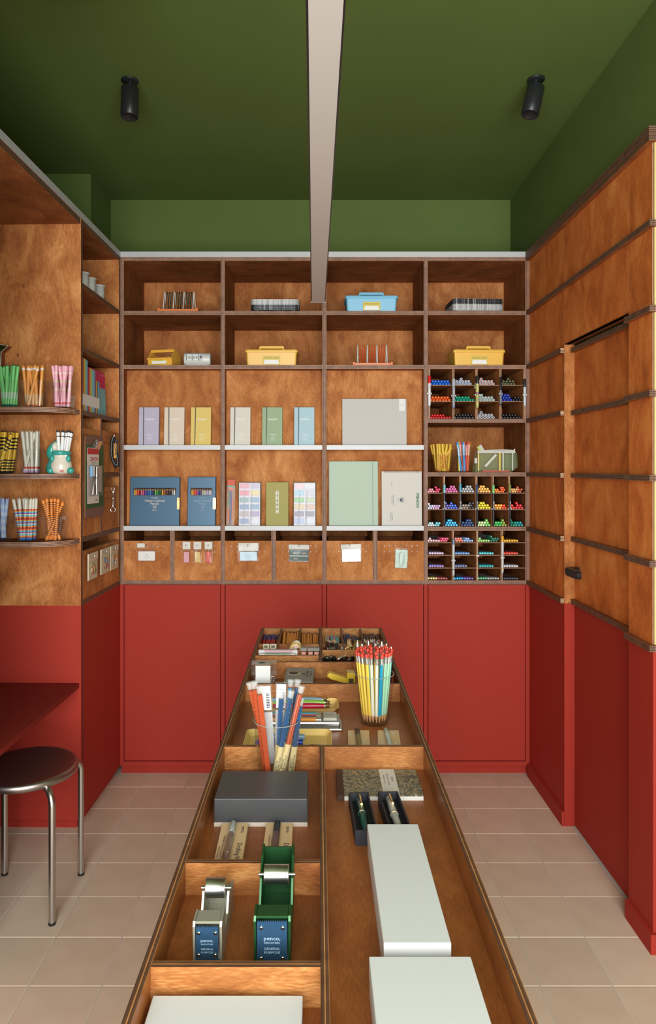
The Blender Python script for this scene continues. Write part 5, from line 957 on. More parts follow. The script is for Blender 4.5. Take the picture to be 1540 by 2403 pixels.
# tape dispensers
mat('blue_plate', (0.07, 0.18, 0.34), 0.25, 0.7, noise=0.12, nscale=60)
def dispenser(label, xc, y0, y1, W, hf, hb, colr):
    t = thing('tape_dispenser', label, 'tape dispenser', (xc, y0, ZF), group='metal tape dispensers'); L_ = y1 - y0; cm = mat('dispenser_' + label.split()[0], lin(colr), 0.3, 0.45); w_ = W / 2
    MB().box(-w_, w_, 0.006, L_, 0, 0.010).build('base', cm, t, bevel=0.001, seg=1)
    prof = [(0.004, 0), (0.0, hf - 0.006), (0.003, hf), (0.028, hf), (0.031, hf - 0.012), (0.034, hf * 0.52), (L_ * 0.50, hf * 0.52), (L_ * 0.62, hf * 0.9), (L_ * 0.80, hb * 0.98), (L_ - 0.003, hb), (L_, hb - 0.003), (L_, 0)]
    for s in (-1, 1): MB().loft([[(s * w_ - 0.0015, y, z) for y, z in prof], [(s * w_ + 0.0015, y, z) for y, z in prof]], 0).build('side_wall', cm, t)
    MB().box(-w_ + 0.0015, w_ - 0.0015, L_ - 0.006, L_ - 0.003, 0.01, hb - 0.004).build('back_wall', cm, t)
    MB().box(-w_ + 0.0015, w_ - 0.0015, 0.002, 0.028, hf - 0.004, hf - 0.0005).build('tape_bed', cm, t, bevel=0.001, seg=1)
    zc = hf * 0.98; yc = L_ * 0.62
    MB(Matrix.Translation((0, yc, zc)) @ Matrix.Rotation(math.pi / 2, 4, 'Y')).lathe([(0.0125, -w_ * 0.80), (0.0135, -w_ * 0.76), (0.0130, -w_ * 0.70), (0.0130, w_ * 0.70), (0.0135, w_ * 0.76), (0.0125, w_ * 0.80)], 24).build('roller', 'brushed', t)
    MB().cyl((-w_ - 0.003, yc, zc), (w_ + 0.004, yc, zc), 0.0024, n=10).build('axle', 'brushed', t)
    m = MB(); n = 14; zt = hf - 0.003
    m.box(-w_ + 0.003, w_ - 0.003, -0.0016, -0.0002, 0.012, zt - 0.003)
    for k in range(n):
        a = -w_ + 0.003 + (W - 0.006) * k / n; b = a + (W - 0.006) / n
        m.add([(a, -0.0016, zt - 0.003), (b, -0.0016, zt - 0.003), ((a + b) / 2, -0.0016, zt), (a, -0.0002, zt - 0.003), (b, -0.0002, zt - 0.003), ((a + b) / 2, -0.0002, zt)], [(0, 1, 2), (5, 4, 3), (0, 2, 5, 3), (1, 4, 5, 2)])
    m.build('cutter_plate', 'blue_plate', t)
    for sx_ in (-1, 1):
        for zz in (0.018, hf - 0.013): MB().ball((sx_ * w_ * 0.62, -0.002, zz), 0.0027, 0.0015, 0.0027, 10, 6).build('rivet', 'chrome', t)
    MB().cyl((0, L_ * 0.40, 0.0101), (0, L_ * 0.40, 0.0104), 0.0055, n=14).build('base_hole', 'black', t)
    mat_t = 'plate_text'
    if mat_t not in MATS: mat(mat_t, (0.35, 0.50, 0.62), 0.4)
    k = W / 0.046
    for s, sz, zz in (('penco,', 0.0072, 0.62), ('INDUSTRIES', 0.0034, 0.54), ('GENERAL', 0.0044, 0.43), ('PURPOSE', 0.0044, 0.36)): text(s, sz * k, mat_t, t, (0, -0.0019, hf * zz), bold=0.012, sx=1.15)
dispenser('pale grey metal tape dispenser with a blue plate', -0.1465, 0.928, 1.056, 0.0355, 0.060, 0.042, (168, 166, 150))
dispenser('dark green metal tape dispenser with a blue plate', -0.0605, 0.922, 1.083, 0.0455, 0.071, 0.083, (40, 84, 46))
# glasses
def tumbler(label, x, y, rt, rb, h, group='drinking glasses on the table'):
    t = thing('drinking_glass', label, 'glass', (x, y, ZF), group=group)
    MB().lathe([(rb * 0.1, 0.0), (rb * 0.9, 0.0), (rb, 0.004), (rt, h)], 36, caps=(True, False)).lathe([(rt - 0.0018, h), (rb - 0.002, 0.006), (rb * 0.1, 0.006)], 36, caps=(False, True)).build('glass_wall', 'glass', t)
    MB().tube([((rt - 0.0009) * math.cos(a), (rt - 0.0009) * math.sin(a), h) for a in [2 * math.pi * k / 36 for k in range(36)]], 0.0011, 6, closed=True).build('rim', 'glass_rim', t)
gL = Vector((-0.0867, 1.482, ZF)); gR = Vector((0.146, 1.825, ZF))
tumbler('glass tumbler holding tubes of coloured leads behind the charcoal box', gL.x, gL.y, 0.0495, 0.038, 0.130); tumbler('glass tumbler full of red topped pencils', gR.x, gR.y, 0.0515, 0.038, 0.127)
er, fer, tipw = col(222, 62, 44), mat('ferrule', (0.75, 0.73, 0.70), 0.22, 0.9, bump=0.3, nscale=800), col(214, 162, 112)
def pencil_mesh(key, c):
    if key in _mk: return _mk[key]
    r = 0.0042; L_ = 0.178; m = MB(); m.lathe([(0.001, 0), (r, 0.018)], 6, 1, (True, False), sm=False); m.lathe([(r, 0.018), (r, L_ - 0.026)], 6, 0, (False, False), sm=False); m.lathe([(r * 1.05, L_ - 0.026), (r * 1.08, L_ - 0.02), (r * 1.0, L_ - 0.012), (r * 1.06, L_ - 0.009)], 10, 2, (False, False)); m.lathe([(r, L_ - 0.0095), (r, L_ - 0.001), (r * 0.8, L_)], 10, 3)
    _mk[key] = m.mesh(key, [paint(c, 0.35), tipw, fer, er]); return _mk[key]
pcs = [('yellow', (240, 202, 82)), ('cream', (232, 224, 200)), ('sky blue', (30, 150, 190)), ('mint', (165, 212, 176))]
rr = random.Random(3); pos = []
front = [(-78, 0), (-62, 0), (-45, 0), (-28, 0), (-12, 1), (6, 1), (23, 2), (40, 3), (56, 3), (70, 3)]   # angle across the front of the glass, colour
def put_pencil(bx_, by, tx, ty, ci, dz=0.0):
    b = Vector((gR.x + bx_, gR.y + by, ZF + 0.0085 + dz)); tt = Vector((gR.x + tx, gR.y + ty, ZF + 0.185))
    o = link('eraser_pencil', pencil_mesh('pencil_' + pcs[ci][0], pcs[ci][1]), None, b, aim(b, tt)); tag(o, '%s pencil with a red eraser standing in the right glass' % pcs[ci][0], 'pencil', '%s pencils in the right glass' % pcs[ci][0])
for a, ci in front:
    q = math.radians(a); put_pencil(0.029 * math.sin(q * 0.95), -0.029 * math.cos(q * 0.95), 0.046 * math.sin(q) - 0.002, -0.045 * math.cos(q), ci, rr.uniform(0, 0.002))
for ring, n, rb, rt in ((1, 11, 0.019, 0.034), (2, 10, 0.0285, 0.046), (3, 6, 0.009, 0.017)):
    for k in range(n):
        q = 2 * math.pi * (k + 0.3 * ring) / n if ring != 2 else math.pi * (k + 0.5) / n
        put_pencil(rb * math.cos(q), rb * math.sin(q), rt * math.cos(q), rt * math.sin(q), rr.choice([0, 0, 1, 2, 3]), rr.uniform(0, 0.006))
# lead tubes in the left glass
def lead_tube(label, top, bot, c, sleeve, dt, r=0.0062, txt=True):
    dB = gL.y + bot[1]; b = Vector((gL.x + bot[0], dB, ZF + 0.012)); tp_ = Vector((fx(top[0], dt), dt, fz(top[1], dt))); L_ = (tp_ - b).length
    t = thing('lead_tube', label, 'tube', b, aim(b, tp_), 'tubes of leads in the left glass'); lc = paint(c, 0.3)
    for k in range(3):
        a = 2 * math.pi * k / 3 + 0.5; MB().cyl((r * 0.48 * math.cos(a), r * 0.48 * math.sin(a), 0.004 if not sleeve else L_ * 0.38), (r * 0.48 * math.cos(a), r * 0.48 * math.sin(a), L_ - 0.016), r * 0.47, n=6, sm=False).build('lead', lc, t)
    m = MB()
    for k in range(9): a = -1.9 + (k % 3 - 1) * 0.5; z = L_ * (0.45 + 0.055 * k); m.ball((r * 0.96 * math.cos(a), r * 0.96 * math.sin(a), z), 0.0006, n=5, h=4)
    m.build('white_specks', 'white', t)
    MB().lathe([(r, 0.001), (r, L_ - 0.010)], 14, caps=(True, False)).build('tube_wall', 'tube_plastic', t); MB().lathe([(r * 1.04, L_ - 0.012), (r * 1.12, L_ - 0.003), (r * 1.3, L_), (r * 1.2, L_ + 0.002), (0.0003, L_ + 0.002)], 14).build('tube_cap', 'frosted', t)
    if sleeve:
        MB().lathe([(r * 1.12, 0.0), (r * 1.14, L_ * 0.40), (r * 0.9, L_ * 0.40), (r * 0.9, 0.0)], 14, caps=(False, False), sm=False).build('kraft_sleeve', paint((214, 190, 138), 0.8), t)
        M_ = t.matrix_basis.to_3x3().inverted() @ Vector((0.0, -1, 0.2)); a = math.atan2(M_.y, M_.x)
        for s, sz, da in (('penco,', 0.008, -0.35), ('MULTI MODULE', 0.0048, 0.35)): text(s, sz, 'ink', t, (r * 1.2 * math.cos(a + da), r * 1.2 * math.sin(a + da), L_ * 0.2), (math.pi / 2, -math.pi / 2, a + math.pi / 2 + 0 * da), bold=0.006)
O_, B_, S_ = (194, 74, 22), (32, 80, 126), (60, 150, 196)
for lab, top, bot, c, sl, dt in (('leftmost orange tube of leads leaning out of the left glass', (586, 1603), (-0.012, -0.006), O_, False, 1.475), ('second orange tube of leads from the left in the left glass', (597, 1601), (-0.020, -0.020), O_, False, 1.462), ('orange tube of leads in front on the left side of the left glass', (609, 1612), (-0.014, -0.031), O_, False, 1.447),
    ('blue tube of leads standing in the middle of the left glass', (660, 1622), (0.001, -0.020), B_, True, 1.463), ('blue tube of leads leaning right in the left glass', (683.5, 1623), (-0.004, -0.033), B_, True, 1.455), ('light blue tube of leads at the back of the left glass', (683, 1597), (0.014, 0.020), S_, False, 1.515), ('blue tube of leads at the back right of the left glass', (699, 1597), (0.021, 0.010), B_, True, 1.50), ('orange tube of leads leaning out to the right of the left glass', (708, 1612), (0.006, -0.030), O_, True, 1.468), ('blue kraft sleeved tube of leads at the right side of the left glass', (706, 1640), (0.028, -0.010), B_, True, 1.475)): lead_tube(lab, top, bot, c, sl, dt)
for k, (px, ry, nm) in enumerate(((634, -0.06, 'with a barcode label'), (658, 0.02, 'with a hang hole'))):
    d = 1.492 + 0.012 * k; t = thing('flat_bag', 'flat clear bag %s standing in the left glass' % nm, 'package', (gL.x - 0.014 + 0.018 * k, d, ZF + 0.012), (0.0, ry, 0), 'flat bags in the left glass')
    MB().box(-0.0135, 0.0135, -0.001, 0.001, 0, 0.190).build('bag', 'bag', t); MB().box(-0.010, 0.010, -0.002, -0.0012, 0.135, 0.186).build('label_card', 'white', t); MB().box(-0.011, 0.011, -0.0006, 0.0006, 0.02, 0.13).build('white_insert', paint((205, 202, 200)), t)
    m = MB()
    for j in range(9): m.box(0.0, 0.007, -0.0026, -0.002, 0.14 + j * 0.0035, 0.1415 + j * 0.0035)
    m.build('barcode', 'ink', t)
# paper trays, pens and the tin case in the wide compartment
def paper_tray(label, x0, x1, y0, y1, h=0.014):
    t = thing('paper_tray', label, 'tray', ((x0 + x1) / 2, (y0 + y1) / 2, ZF), group='pale yellow paper trays'); w_, l_ = x1 - x0, y1 - y0
    ring = lambda g, z, r=0.014: [(a, b, z) for a, b in rrect(w_ + g, l_ + g, r, 4)]
    MB().loft([ring(-0.022, 0.0), ring(-0.004, h - 0.002), ring(0, h), ring(-0.003, h), ring(-0.025, 0.002)], 0, sm=False).build('tray_shell', paint((255, 216, 134), 0.7), t)
paper_tray('pale yellow paper tray with three fat pencils behind the left glass', -0.155, 0.056, 1.885, 1.975); paper_tray('pale yellow paper tray with blue pens at the divider', -0.176, 0.033, 1.605, 1.742)
def lying_pen(label, x0, x1, y, z, r, c, tail, group, name='fat_pencil'):
    t = thing(name, label, 'pencil', (x0, y, z), group=group); L_ = x1 - x0
    MB().tube([(0, 0, 0), (L_ * 0.12, 0, 0), (L_ * 0.7, 0, 0), (L_ * 0.9, 0, 0)], [r * 0.5, r, r, r * 0.7], 10).build('barrel', paint(c, 0.25), t)
    if tail: MB().tube([(L_ * 0.9, 0, 0), (L_ * 0.985, 0, 0), (L_ * 0.99, 0, 0), (L_, 0, 0)], [r * 0.55, r * 0.55, r * 0.8, r * 0.7], 10).build('metal_cap', 'chrome', t)
for nm, x1, y, c, z in (('light blue', 0.026, 1.955, (140, 178, 205), 0.765), ('lime green', 0.033, 1.932, (150, 200, 80), 0.765), ('crimson', 0.032, 1.905, (190, 32, 62), 0.765)): lying_pen('fat %s clutch pencil lying in the paper tray' % nm, x1 - 0.155, x1, y, z, 0.0078, c, True, 'fat clutch pencils')
t = thing('pencil_case_tin', 'open shiny tin case with short colour pencils and an eraser', 'tin', (-0.045, 1.800, ZF))
MB().box(-0.10, 0.107, -0.040, 0.030, 0, 0.007).build('tin_lid', 'brushed', t, bevel=0.004); MB().box(-0.10, 0.101, -0.031, 0.034, 0.0072, 0.020).build('tin_base', 'brushed', t, bevel=0.004); MB().box(-0.096, 0.097, -0.027, 0.030, 0.0196, 0.0203).build('tin_inside', paint((150, 150, 150), 0.3), t)
for k, c in enumerate(((235, 150, 40), (180, 110, 60), (40, 36, 34), (222, 60, 35), (70, 165, 215), (20, 130, 90))):
    yq = -0.022 + k * 0.0094; t2 = MB().tube([(-0.09, yq, 0.023), (0.040, yq, 0.023)], 0.0043, 6, sm=False).build('short_pencil', paint(c, 0.3), t); MB().tube([(0.040, yq, 0.023), (0.052, yq, 0.023)], 0.0043, 8).build('pencil_ferrule', 'chrome', t2)
MB().box(0.058, 0.092, -0.022, 0.024, 0.0204, 0.0275).build('eraser', paint((200, 196, 184)), t, bevel=0.001); text('ERASER', 0.006, 'ink', t, (0.074, 0.0, 0.0279), (0, 0, 0))
for nm, y, c, x1 in (('pale blue', 1.697, (130, 168, 205), -0.0200), ('bright blue', 1.664, (32, 72, 190), -0.0235)): lying_pen('%s capped pen lying in the near paper tray' % nm, x1 - 0.125, x1, y, 0.7605, 0.0085, c, False, 'blue capped pens', 'capped_pen')
t = block('pen_refill', 'thin red and cream pen refill in the near paper tray', 'refill', -0.020, 0.000, 1.6590, 1.6660, 0.7525, 0.7555, paint((196, 110, 70)), 'refill', 0.0003); MB().box(0.004, 0.0175, -0.0036, 0.0036, 0.0001, 0.0034).build('refill_label', paint((214, 190, 140)), t)
# marbled notebook
m_ = mat('marbled', (0.2, 0.22, 0.18), 0.4); nt = m_.node_tree; N = nt.nodes.new; L = nt.links.new; tc = N('ShaderNodeTexCoord')
n1 = N('ShaderNodeTexNoise'); n1.inputs['Scale'].default_value = 34; n1.inputs['Detail'].default_value = 5; n1.inputs['Distortion'].default_value = 3.0; L(tc.outputs['Object'], n1.inputs['Vector'])
cr = N('ShaderNodeValToRGB'); e = cr.color_ramp.elements; e[0].position = 0.36; e[0].color = (*lin(60, 70, 62), 1); e[1].position = 0.72; e[1].color = (*lin(92, 104, 88), 1)
for p, c in ((0.47, (110, 114, 98)), (0.50, (196, 160, 100)), (0.525, (88, 94, 80)), (0.60, (70, 82, 74)), (0.64, (214, 210, 196)), (0.66, (80, 90, 78))): x_ = e.new(p); x_.color = (*lin(c), 1)
L(n1.outputs[0], cr.inputs[0]); L(cr.outputs[0], nt.nodes['Principled BSDF'].inputs['Base Color'])
t = thing('marbled_notebook', 'green marbled notebook with a white paper band and brown spine', 'notebook', (0.124, 1.4545, ZF), (0, 0, 0.0))
MB().box(-0.085, 0.085, -0.060, 0.060, 0.0003, 0.0085).build('pages', 'paper', t); MB().box(-0.0855, 0.0855, -0.0605, 0.0605, 0.0086, 0.0100).build('cover', m_, t); MB().box(-0.0858, -0.072, -0.0607, 0.0607, 0.0003, 0.0104).build('spine', paint((66, 40, 30), 0.5), t)
MB().box(0.006, 0.0385, -0.0608, 0.0608, 0.0101, 0.0106).build('paper_band', paint((222, 216, 204)), t)
for j, s in enumerate(('PENNA', 'marbled paper notebook', 'handmade in Italy')): text(s, 0.007 - 0.0015 * (j > 0), paint((110, 105, 95)), t, (0.030 - j * 0.008, 0.012, 0.0109), (0, 0, -math.pi / 2))
# fountain pens in black boxes
for lab, x, y0, y1, rot, c in (('black gift box with a green marbled fountain pen', 0.0815, 1.228, 1.372, 0.04, (14, 78, 68)), ('black gift box with a pearl white fountain pen', 0.141, 1.218, 1.376, 0.06, (176, 178, 172))):
    t = thing('pen_gift_box', lab, 'gift box', (x, (y0 + y1) / 2, ZF if rot < 0.05 else ZF), (0, 0, rot), 'black pen gift boxes'); l_ = (y1 - y0) / 2; w_ = 0.0195; bm_ = paint((38, 38, 46), 0.6)
    MB().box(-w_, w_, -l_, l_, 0.0002, 0.003).build('box_floor', bm_, t)
    for (a, b, cc, dd) in ((-w_, -w_ + 0.003, -l_, l_), (w_ - 0.003, w_, -l_, l_), (-w_ + 0.003, w_ - 0.003, -l_, -l_ + 0.003), (-w_ + 0.003, w_ - 0.003, l_ - 0.003, l_)): MB().box(a, b, cc, dd, 0.003, 0.027).build('box_wall', bm_, t)
    MB().box(-w_ + 0.003, w_ - 0.003, -l_ + 0.003, l_ - 0.003, 0.003, 0.012).build('cushion', paint((28, 28, 32), 0.8), t)
    pm = mat('pen_resin_' + lab.split()[5], lin(c), 0.12, coat=0.5, noise=0.5, nscale=110)
    MB().tube([(0, -l_ + 0.008, 0.019), (0, -l_ + 0.03, 0.019), (0, 0.0, 0.019)], [0.004, 0.0062, 0.007], 12).build('pen_barrel', pm, t); MB().tube([(0, 0.0, 0.019), (0, l_ - 0.014, 0.019), (0, l_ - 0.009, 0.019)], [0.0076, 0.0074, 0.004], 12).build('pen_cap', pm, t)
    MB().tube([(0.001, l_ - 0.012, 0.027), (0.001, l_ - 0.02, 0.0285), (0.001, l_ - 0.048, 0.0275), (0.001, l_ - 0.052, 0.0285)], [0.0018, 0.002, 0.0016, 0.0024], 8).build('gold_clip', 'gold', t); MB().tube([(0, 0.001, 0.019), (0, 0.004, 0.019)], 0.0079, 12).build('gold_band', 'gold', t)
# clip boxes
t = thing('paper_clip_box', 'clear plastic box of silver paper clips with a white label', 'box', (fx(620, 2.08), 2.085, ZF), (0, 0, 0.0))
bw = 0.0365
MB().box(-bw, bw, -0.022, 0.022, 0.0, 0.082).build('clear_box', 'plastic', t); MB().box(-bw - 0.001, bw + 0.001, -0.023, 0.023, 0.052, 0.0835).build('clear_lid', 'plastic', t)
sr = random.Random(6); m = MB()
for k in range(34):
    cx_, cy_, cz_ = sr.uniform(-0.028, 0.028), sr.uniform(-0.018, 0.016), sr.uniform(0.006, 0.042); a = sr.uniform(0, 3.1)
    ux, uz = math.cos(a), math.sin(a); q = [(0.007, 0.002), (-0.007, 0.002), (-0.008, 0.0), (-0.007, -0.003), (0.008, -0.003), (0.009, 0.0), (0.008, 0.004), (-0.004, 0.004)]
    m.tube([(max(-0.034, min(0.034, cx_ + u * ux - v * uz)), cy_, max(0.002, cz_ + u * uz + v * ux)) for u, v in q], 0.0006, 4)
o = m.build('paper_clips', 'chrome', t); o['kind'] = 'stuff'
MB().box(-0.0235, 0.0200, -0.0245, -0.0235, 0.004, 0.0800).build('front_label', 'white', t); MB().box(-0.0235, 0.0200, -0.0236, 0.012, 0.0838, 0.0843).build('top_label', paint((190, 188, 178)), t)
MB().box(-0.002, 0.018, -0.025, -0.0245, 0.008, 0.009).box(-0.002, 0.018, -0.025, -0.0245, 0.013, 0.014).box(-0.002, 0.018, -0.025, -0.0245, 0.018, 0.019).build('print_lines', paint((150, 150, 150)), t); MB().ball((-0.006, -0.008, 0.0846), 0.010, 0.008, 0.0006, 12, 4).build('rhino_print', paint((70, 66, 60)), t)
t = thing('staples_box', 'grey card box of paper clips with a printed emblem', 'box', (fx(703, 2.12), 2.118, ZF), (0, 0, -0.02))
MB().box(-0.0425, 0.0425, -0.070, 0.072, 0.0, 0.0375).build('card_box', paint((150, 149, 142), 0.5), t, bevel=0.0006, seg=1)
MB().box(-0.0427, 0.0427, -0.0706, -0.0700, 0.0, 0.030).build('white_edge', 'white', t)
MB().lathe([(0.0195, 0.0375), (0.018, 0.0382), (0.0003, 0.0383)], 20, c=(-0.017, 0.012)).build('emblem_ring', paint((205, 195, 170)), t); MB().lathe([(0.0150, 0.0383), (0.0135, 0.0387), (0.0003, 0.0388)], 16, c=(-0.018, 0.012)).build('emblem', paint((70, 62, 50)), t)
for j, q_ in enumerate((-1, 1)): MB().lathe([(0.005, 0.0388), (0.0003, 0.0392)], 3, c=(-0.006, 0.012 + q_ * 0.012)).build('emblem_horn', paint((196, 160, 90)), t)
for j, s in enumerate(('100', 'PAPER CLIPS', 'ZINC PLATED')): text(s, (0.014, 0.011, 0.008)[j], 'ink', t, (0.012 + j * 0.011, 0.008, 0.0380), (0, 0, -math.pi / 2))
# yellow clamp
t = thing('yellow_clamp', 'yellow plastic spring clamp lying in front of the pencil glass compartment', 'clamp', (fx(803, 2.07), 2.085, ZF + 0.001), (0, 0, 0.05)); t.scale = (1.25, 1.25, 1.25); ym = paint((236, 196, 60), 0.4)
MB().loft([[(x, -0.006, z) for x, z in ((-0.036, 0.036), (-0.030, 0.043), (0.010, 0.030), (0.016, 0.022), (0.006, 0.018), (-0.028, 0.028))], [(x, 0.014, z) for x, z in ((-0.036, 0.036), (-0.030, 0.043), (0.010, 0.030), (0.016, 0.022), (0.006, 0.018), (-0.028, 0.028))]], 0).build('upper_arm', ym, t, bevel=0.001)
MB().loft([[(x, -0.008, z) for x, z in ((-0.038, 0.004), (-0.030, 0.012), (-0.006, 0.014), (0.010, 0.006), (0.010, 0), (-0.034, 0))], [(x, 0.012, z) for x, z in ((-0.038, 0.004), (-0.030, 0.012), (-0.006, 0.014), (0.010, 0.006), (0.010, 0), (-0.034, 0))]], 0).build('lower_arm', ym, t, bevel=0.001)
MB().loft([[(x, -0.010, z) for x, z in ((0.008, 0.0), (0.032, 0.0), (0.030, 0.043), (0.012, 0.044))], [(x, 0.016, z) for x, z in ((0.008, 0.0), (0.032, 0.0), (0.030, 0.043), (0.012, 0.044))]], 0).build('jaw_block', ym, t, bevel=0.001); MB().box(0.015, 0.027, -0.0106, -0.0100, 0.018, 0.030).build('triangle_print', paint((90, 75, 25)), t)
for k, (px, c) in enumerate(((790, (190, 205, 205)), (826, (225, 222, 210)), (749, (180, 200, 210)))):
    t = block('eraser_stick', ['pale grey eraser stick in front of the yellow clamp', 'white eraser stick right of the yellow clamp', 'pale blue eraser stick between the clip box and the clamp'][k], 'eraser', fx(px, 2.03) - 0.010, fx(px, 2.03) + 0.011, 2.012, 2.026, ZF, ZF + 0.0125, paint(c, 0.4), 'stick', 0.002, group='eraser sticks'); MB().box(-0.004, 0.006, -0.0073, 0.0073, 0.001, 0.0128).build('paper_sleeve', paint([min(255, v + 18) for v in c]), t)
# small things in the far cells
def cell_pens(cell, n, secs, mats, zt, lab, r=0.0042, L_=0.19, key=None, seed=1, jit=0.004, mixed=None):
    x0, x1 = cell; sr = random.Random(seed); st = (x1 - x0 - 2 * r - 0.004) / max(1, n - 1)
    for k in range(n):
        xx = x0 + r + 0.002 + k * st; me = mixed[k % len(mixed)] if mixed else pen_mesh(key, L_, r, secs, mats)
        b = Vector((xx, D8 + 0.020, ZF + 0.006)); tp_ = Vector((xx + sr.uniform(-0.003, 0.003), min(D8 + 0.02 + L_ * 0.97, Y1 - WT - 0.008), zt + sr.uniform(-jit, jit)))
        tag(link('loose_pen', me, None, b, aim(b, tp_)), lab, 'pen', lab)
cc = [(R1x[0], R1x[1] - 0.004), (R1x[1] + 0.004, R1x[2] - 0.004), (R1x[2] + 0.004, R1x[3]), (R1x[4], R1x[5] - 0.004), (R1x[5] + 0.004, R1x[6] - 0.004), (R1x[6] + 0.004, R1x[7])]
cell_pens(cc[0], 6, [(0.62, 1), (0.72, 1), (1, 0)], [col(55, 52, 118), col(196, 40, 36)], 0.779, 'navy pencil with a red end in the far left table cell', 0.0052, 0.19, 'cell_navy', 1, 0.001)
cell_pens(cc[1], 8, [(0.96, 0), (1, 1)], [col(222, 146, 58), col(90, 45, 35)], 0.789, 'orange wooden pencil with a brown end in the second far table cell', 0.0042, 0.195, 'cell_orange', 2)
cell_pens(cc[2], 8, [(0.96, 0), (1, 1)], [col(218, 140, 54), col(84, 42, 34)], 0.784, 'orange wooden pencil with a brown end in the third far table cell', 0.0042, 0.193, 'cell_orange', 3)
pastel = [pen_mesh('cell_p%d' % k, 0.185, 0.0046, [(0.5, 1), (1, 0)], [col(*c), col(215, 215, 212)]) for k, c in enumerate(((226, 150, 110), (205, 205, 110), (190, 170, 210), (120, 185, 205), (220, 165, 180), (110, 190, 200), (140, 205, 200)))]
cell_pens(cc[3], 7, None, None, 0.776, 'pastel coloured pen in the fourth far table cell', 0.0046, 0.185, None, 4, mixed=pastel)
cell_pens(cc[4], 7, [(0.6, 1), (1, 0)], [col(70, 84, 110), col(110, 106, 104)], 0.776, 'dark blue grey pen in the fifth far table cell', 0.0045, 0.188, 'cell_grey', 5, 0.007)
cell_pens(cc[5], 8, [(0.55, 1), (0.7, 2), (1, 0)], [col(95, 64, 50), col(50, 36, 30), 'chrome'], 0.780, 'brown and silver pen in the sixth far table cell', 0.0043, 0.19, 'cell_brown', 6, 0.006)
for k in range(2):
    t = block('price_card', ['cream folded card on the left in the small front cell', 'cream folded card on the right in the small front cell'][k], 'card', -0.187 + k * 0.024, -0.166 + k * 0.024, 2.385, 2.392, ZF, 0.812, paint((206, 200, 168)), 'card', 0.0003); MB().box(-0.007, 0.005, -0.0040, -0.0035, 0.050, 0.058).build('print_mark', paint((110, 100, 80)), t)
t = thing('painted_egg', 'white painted egg with a face and golden hair', 'figurine', (fx(684, 2.395), 2.398, ZF), (0, 0.30, 0)); t.scale = (1.35, 1.2, 1.25); MB().ball((0, 0, 0.030), 0.0165, 0.014, 0.0300, 18, 12).build('egg_body', paint((228, 222, 205), 0.3), t)
MB().tube([(0.0 + 0.0125 * math.cos(a), -0.0128 + 0.004 * abs(math.cos(a)), 0.040 + 0.0145 * math.sin(a)) for a in [math.pi * k / 10 for k in range(-1, 12)]], 0.0022, 6).build('golden_hair', paint((220, 170, 50)), t); MB().ball((0.0, -0.0095, 0.038), 0.0095, 0.005, 0.011, 12, 8).build('face', paint((236, 190, 165)), t)
for s in (-1, 1): MB().ball((s * 0.004, -0.0145, 0.041), 0.0013, 0.0008, 0.002, 8, 6).build('eye', 'ink', t)
MB().ball((0, -0.0145, 0.034), 0.002, 0.0008, 0.0009, 8, 6).build('mouth', paint((200, 50, 45)), t); MB().ball((0.008, -0.011, 0.022), 0.006, 0.004, 0.004, 8, 6).build('red_scarf', paint((205, 60, 50)), t)
for k, px in enumerate((713, 729, 743)):
    x = fx(px, 2.325); t = thing('pink_eraser_box', ['clear cube of pink eraser nearest the white sticks', 'middle clear cube of pink eraser beside the sticks', 'clear cube of pink eraser nearest the centre divider'][k], 'box', (x, 2.325, ZF), group='small clear eraser cubes')
    MB().box(-0.0095, 0.0095, -0.012, 0.012, 0, 0.066).build('clear_case', 'plastic', t); MB().box(-0.007, 0.007, -0.009, 0.009, 0.032, 0.054).build('eraser', paint((230, 160, 145)), t); MB().box(-0.0097, 0.0097, -0.0122, 0.0122, 0.058, 0.0665).build('lid', paint((150, 150, 142), 0.3), t); MB().box(-0.009, 0.009, -0.0126, -0.0122, 0.018, 0.024).build('green_print', paint((150, 180, 150)), t)
for k, (x0, x1, y, rz, c) in enumerate(((-0.198, -0.068, 2.335, -0.02, (226, 220, 214)), (-0.195, -0.075, 2.312, 0.05, (170, 200, 170)))):
    t = thing('eraser_holder', ['white stick eraser holder with a pink print at the back', 'white and green stick eraser holder in front'][k], 'eraser', ((x0 + x1) / 2, y, ZF), (0, 0, rz), 'stick eraser holders'); l_ = (x1 - x0) / 2
    MB().box(-l_, l_, -0.007, 0.007, 0, 0.056 - 0.006 * k).build('holder', paint((228, 226, 222), 0.3), t, bevel=0.002); MB().box(-l_ + 0.02, l_ - 0.015, -0.0074, 0.0074, 0.040 - 0.004 * k, 0.0564 - 0.006 * k).build('printed_sleeve', paint(c if k else (222, 180, 190)), t)
sr = random.Random(14)
def sharpeners(x0, x1, y0, y1, n, mm, lab, group):
    for k in range(n):
        t = thing('metal_sharpener', lab, 'sharpener', (x0 + (x1 - x0) * (k + 0.5) / n, y0 + (y1 - y0) * sr.uniform(0.3, 0.7), ZF + 0.004 + 0.022 * (k % 3)), (sr.uniform(-0.4, 0.4), sr.uniform(-0.5, 0.5), sr.uniform(-1, 1)), group)
        MB().loft([[(-0.008, -0.012, 0), (0.008, -0.012, 0), (0.008, 0.012, 0), (-0.008, 0.012, 0)], [(-0.006, -0.012, 0.022), (0.006, -0.012, 0.022), (0.0075, 0.012, 0.022), (-0.0075, 0.012, 0.022)]], 0).build('wedge', mm, t, bevel=0.0008, seg=1); MB().box(-0.004, 0.005, -0.010, 0.011, 0.0222, 0.0232).build('blade', 'chrome', t)
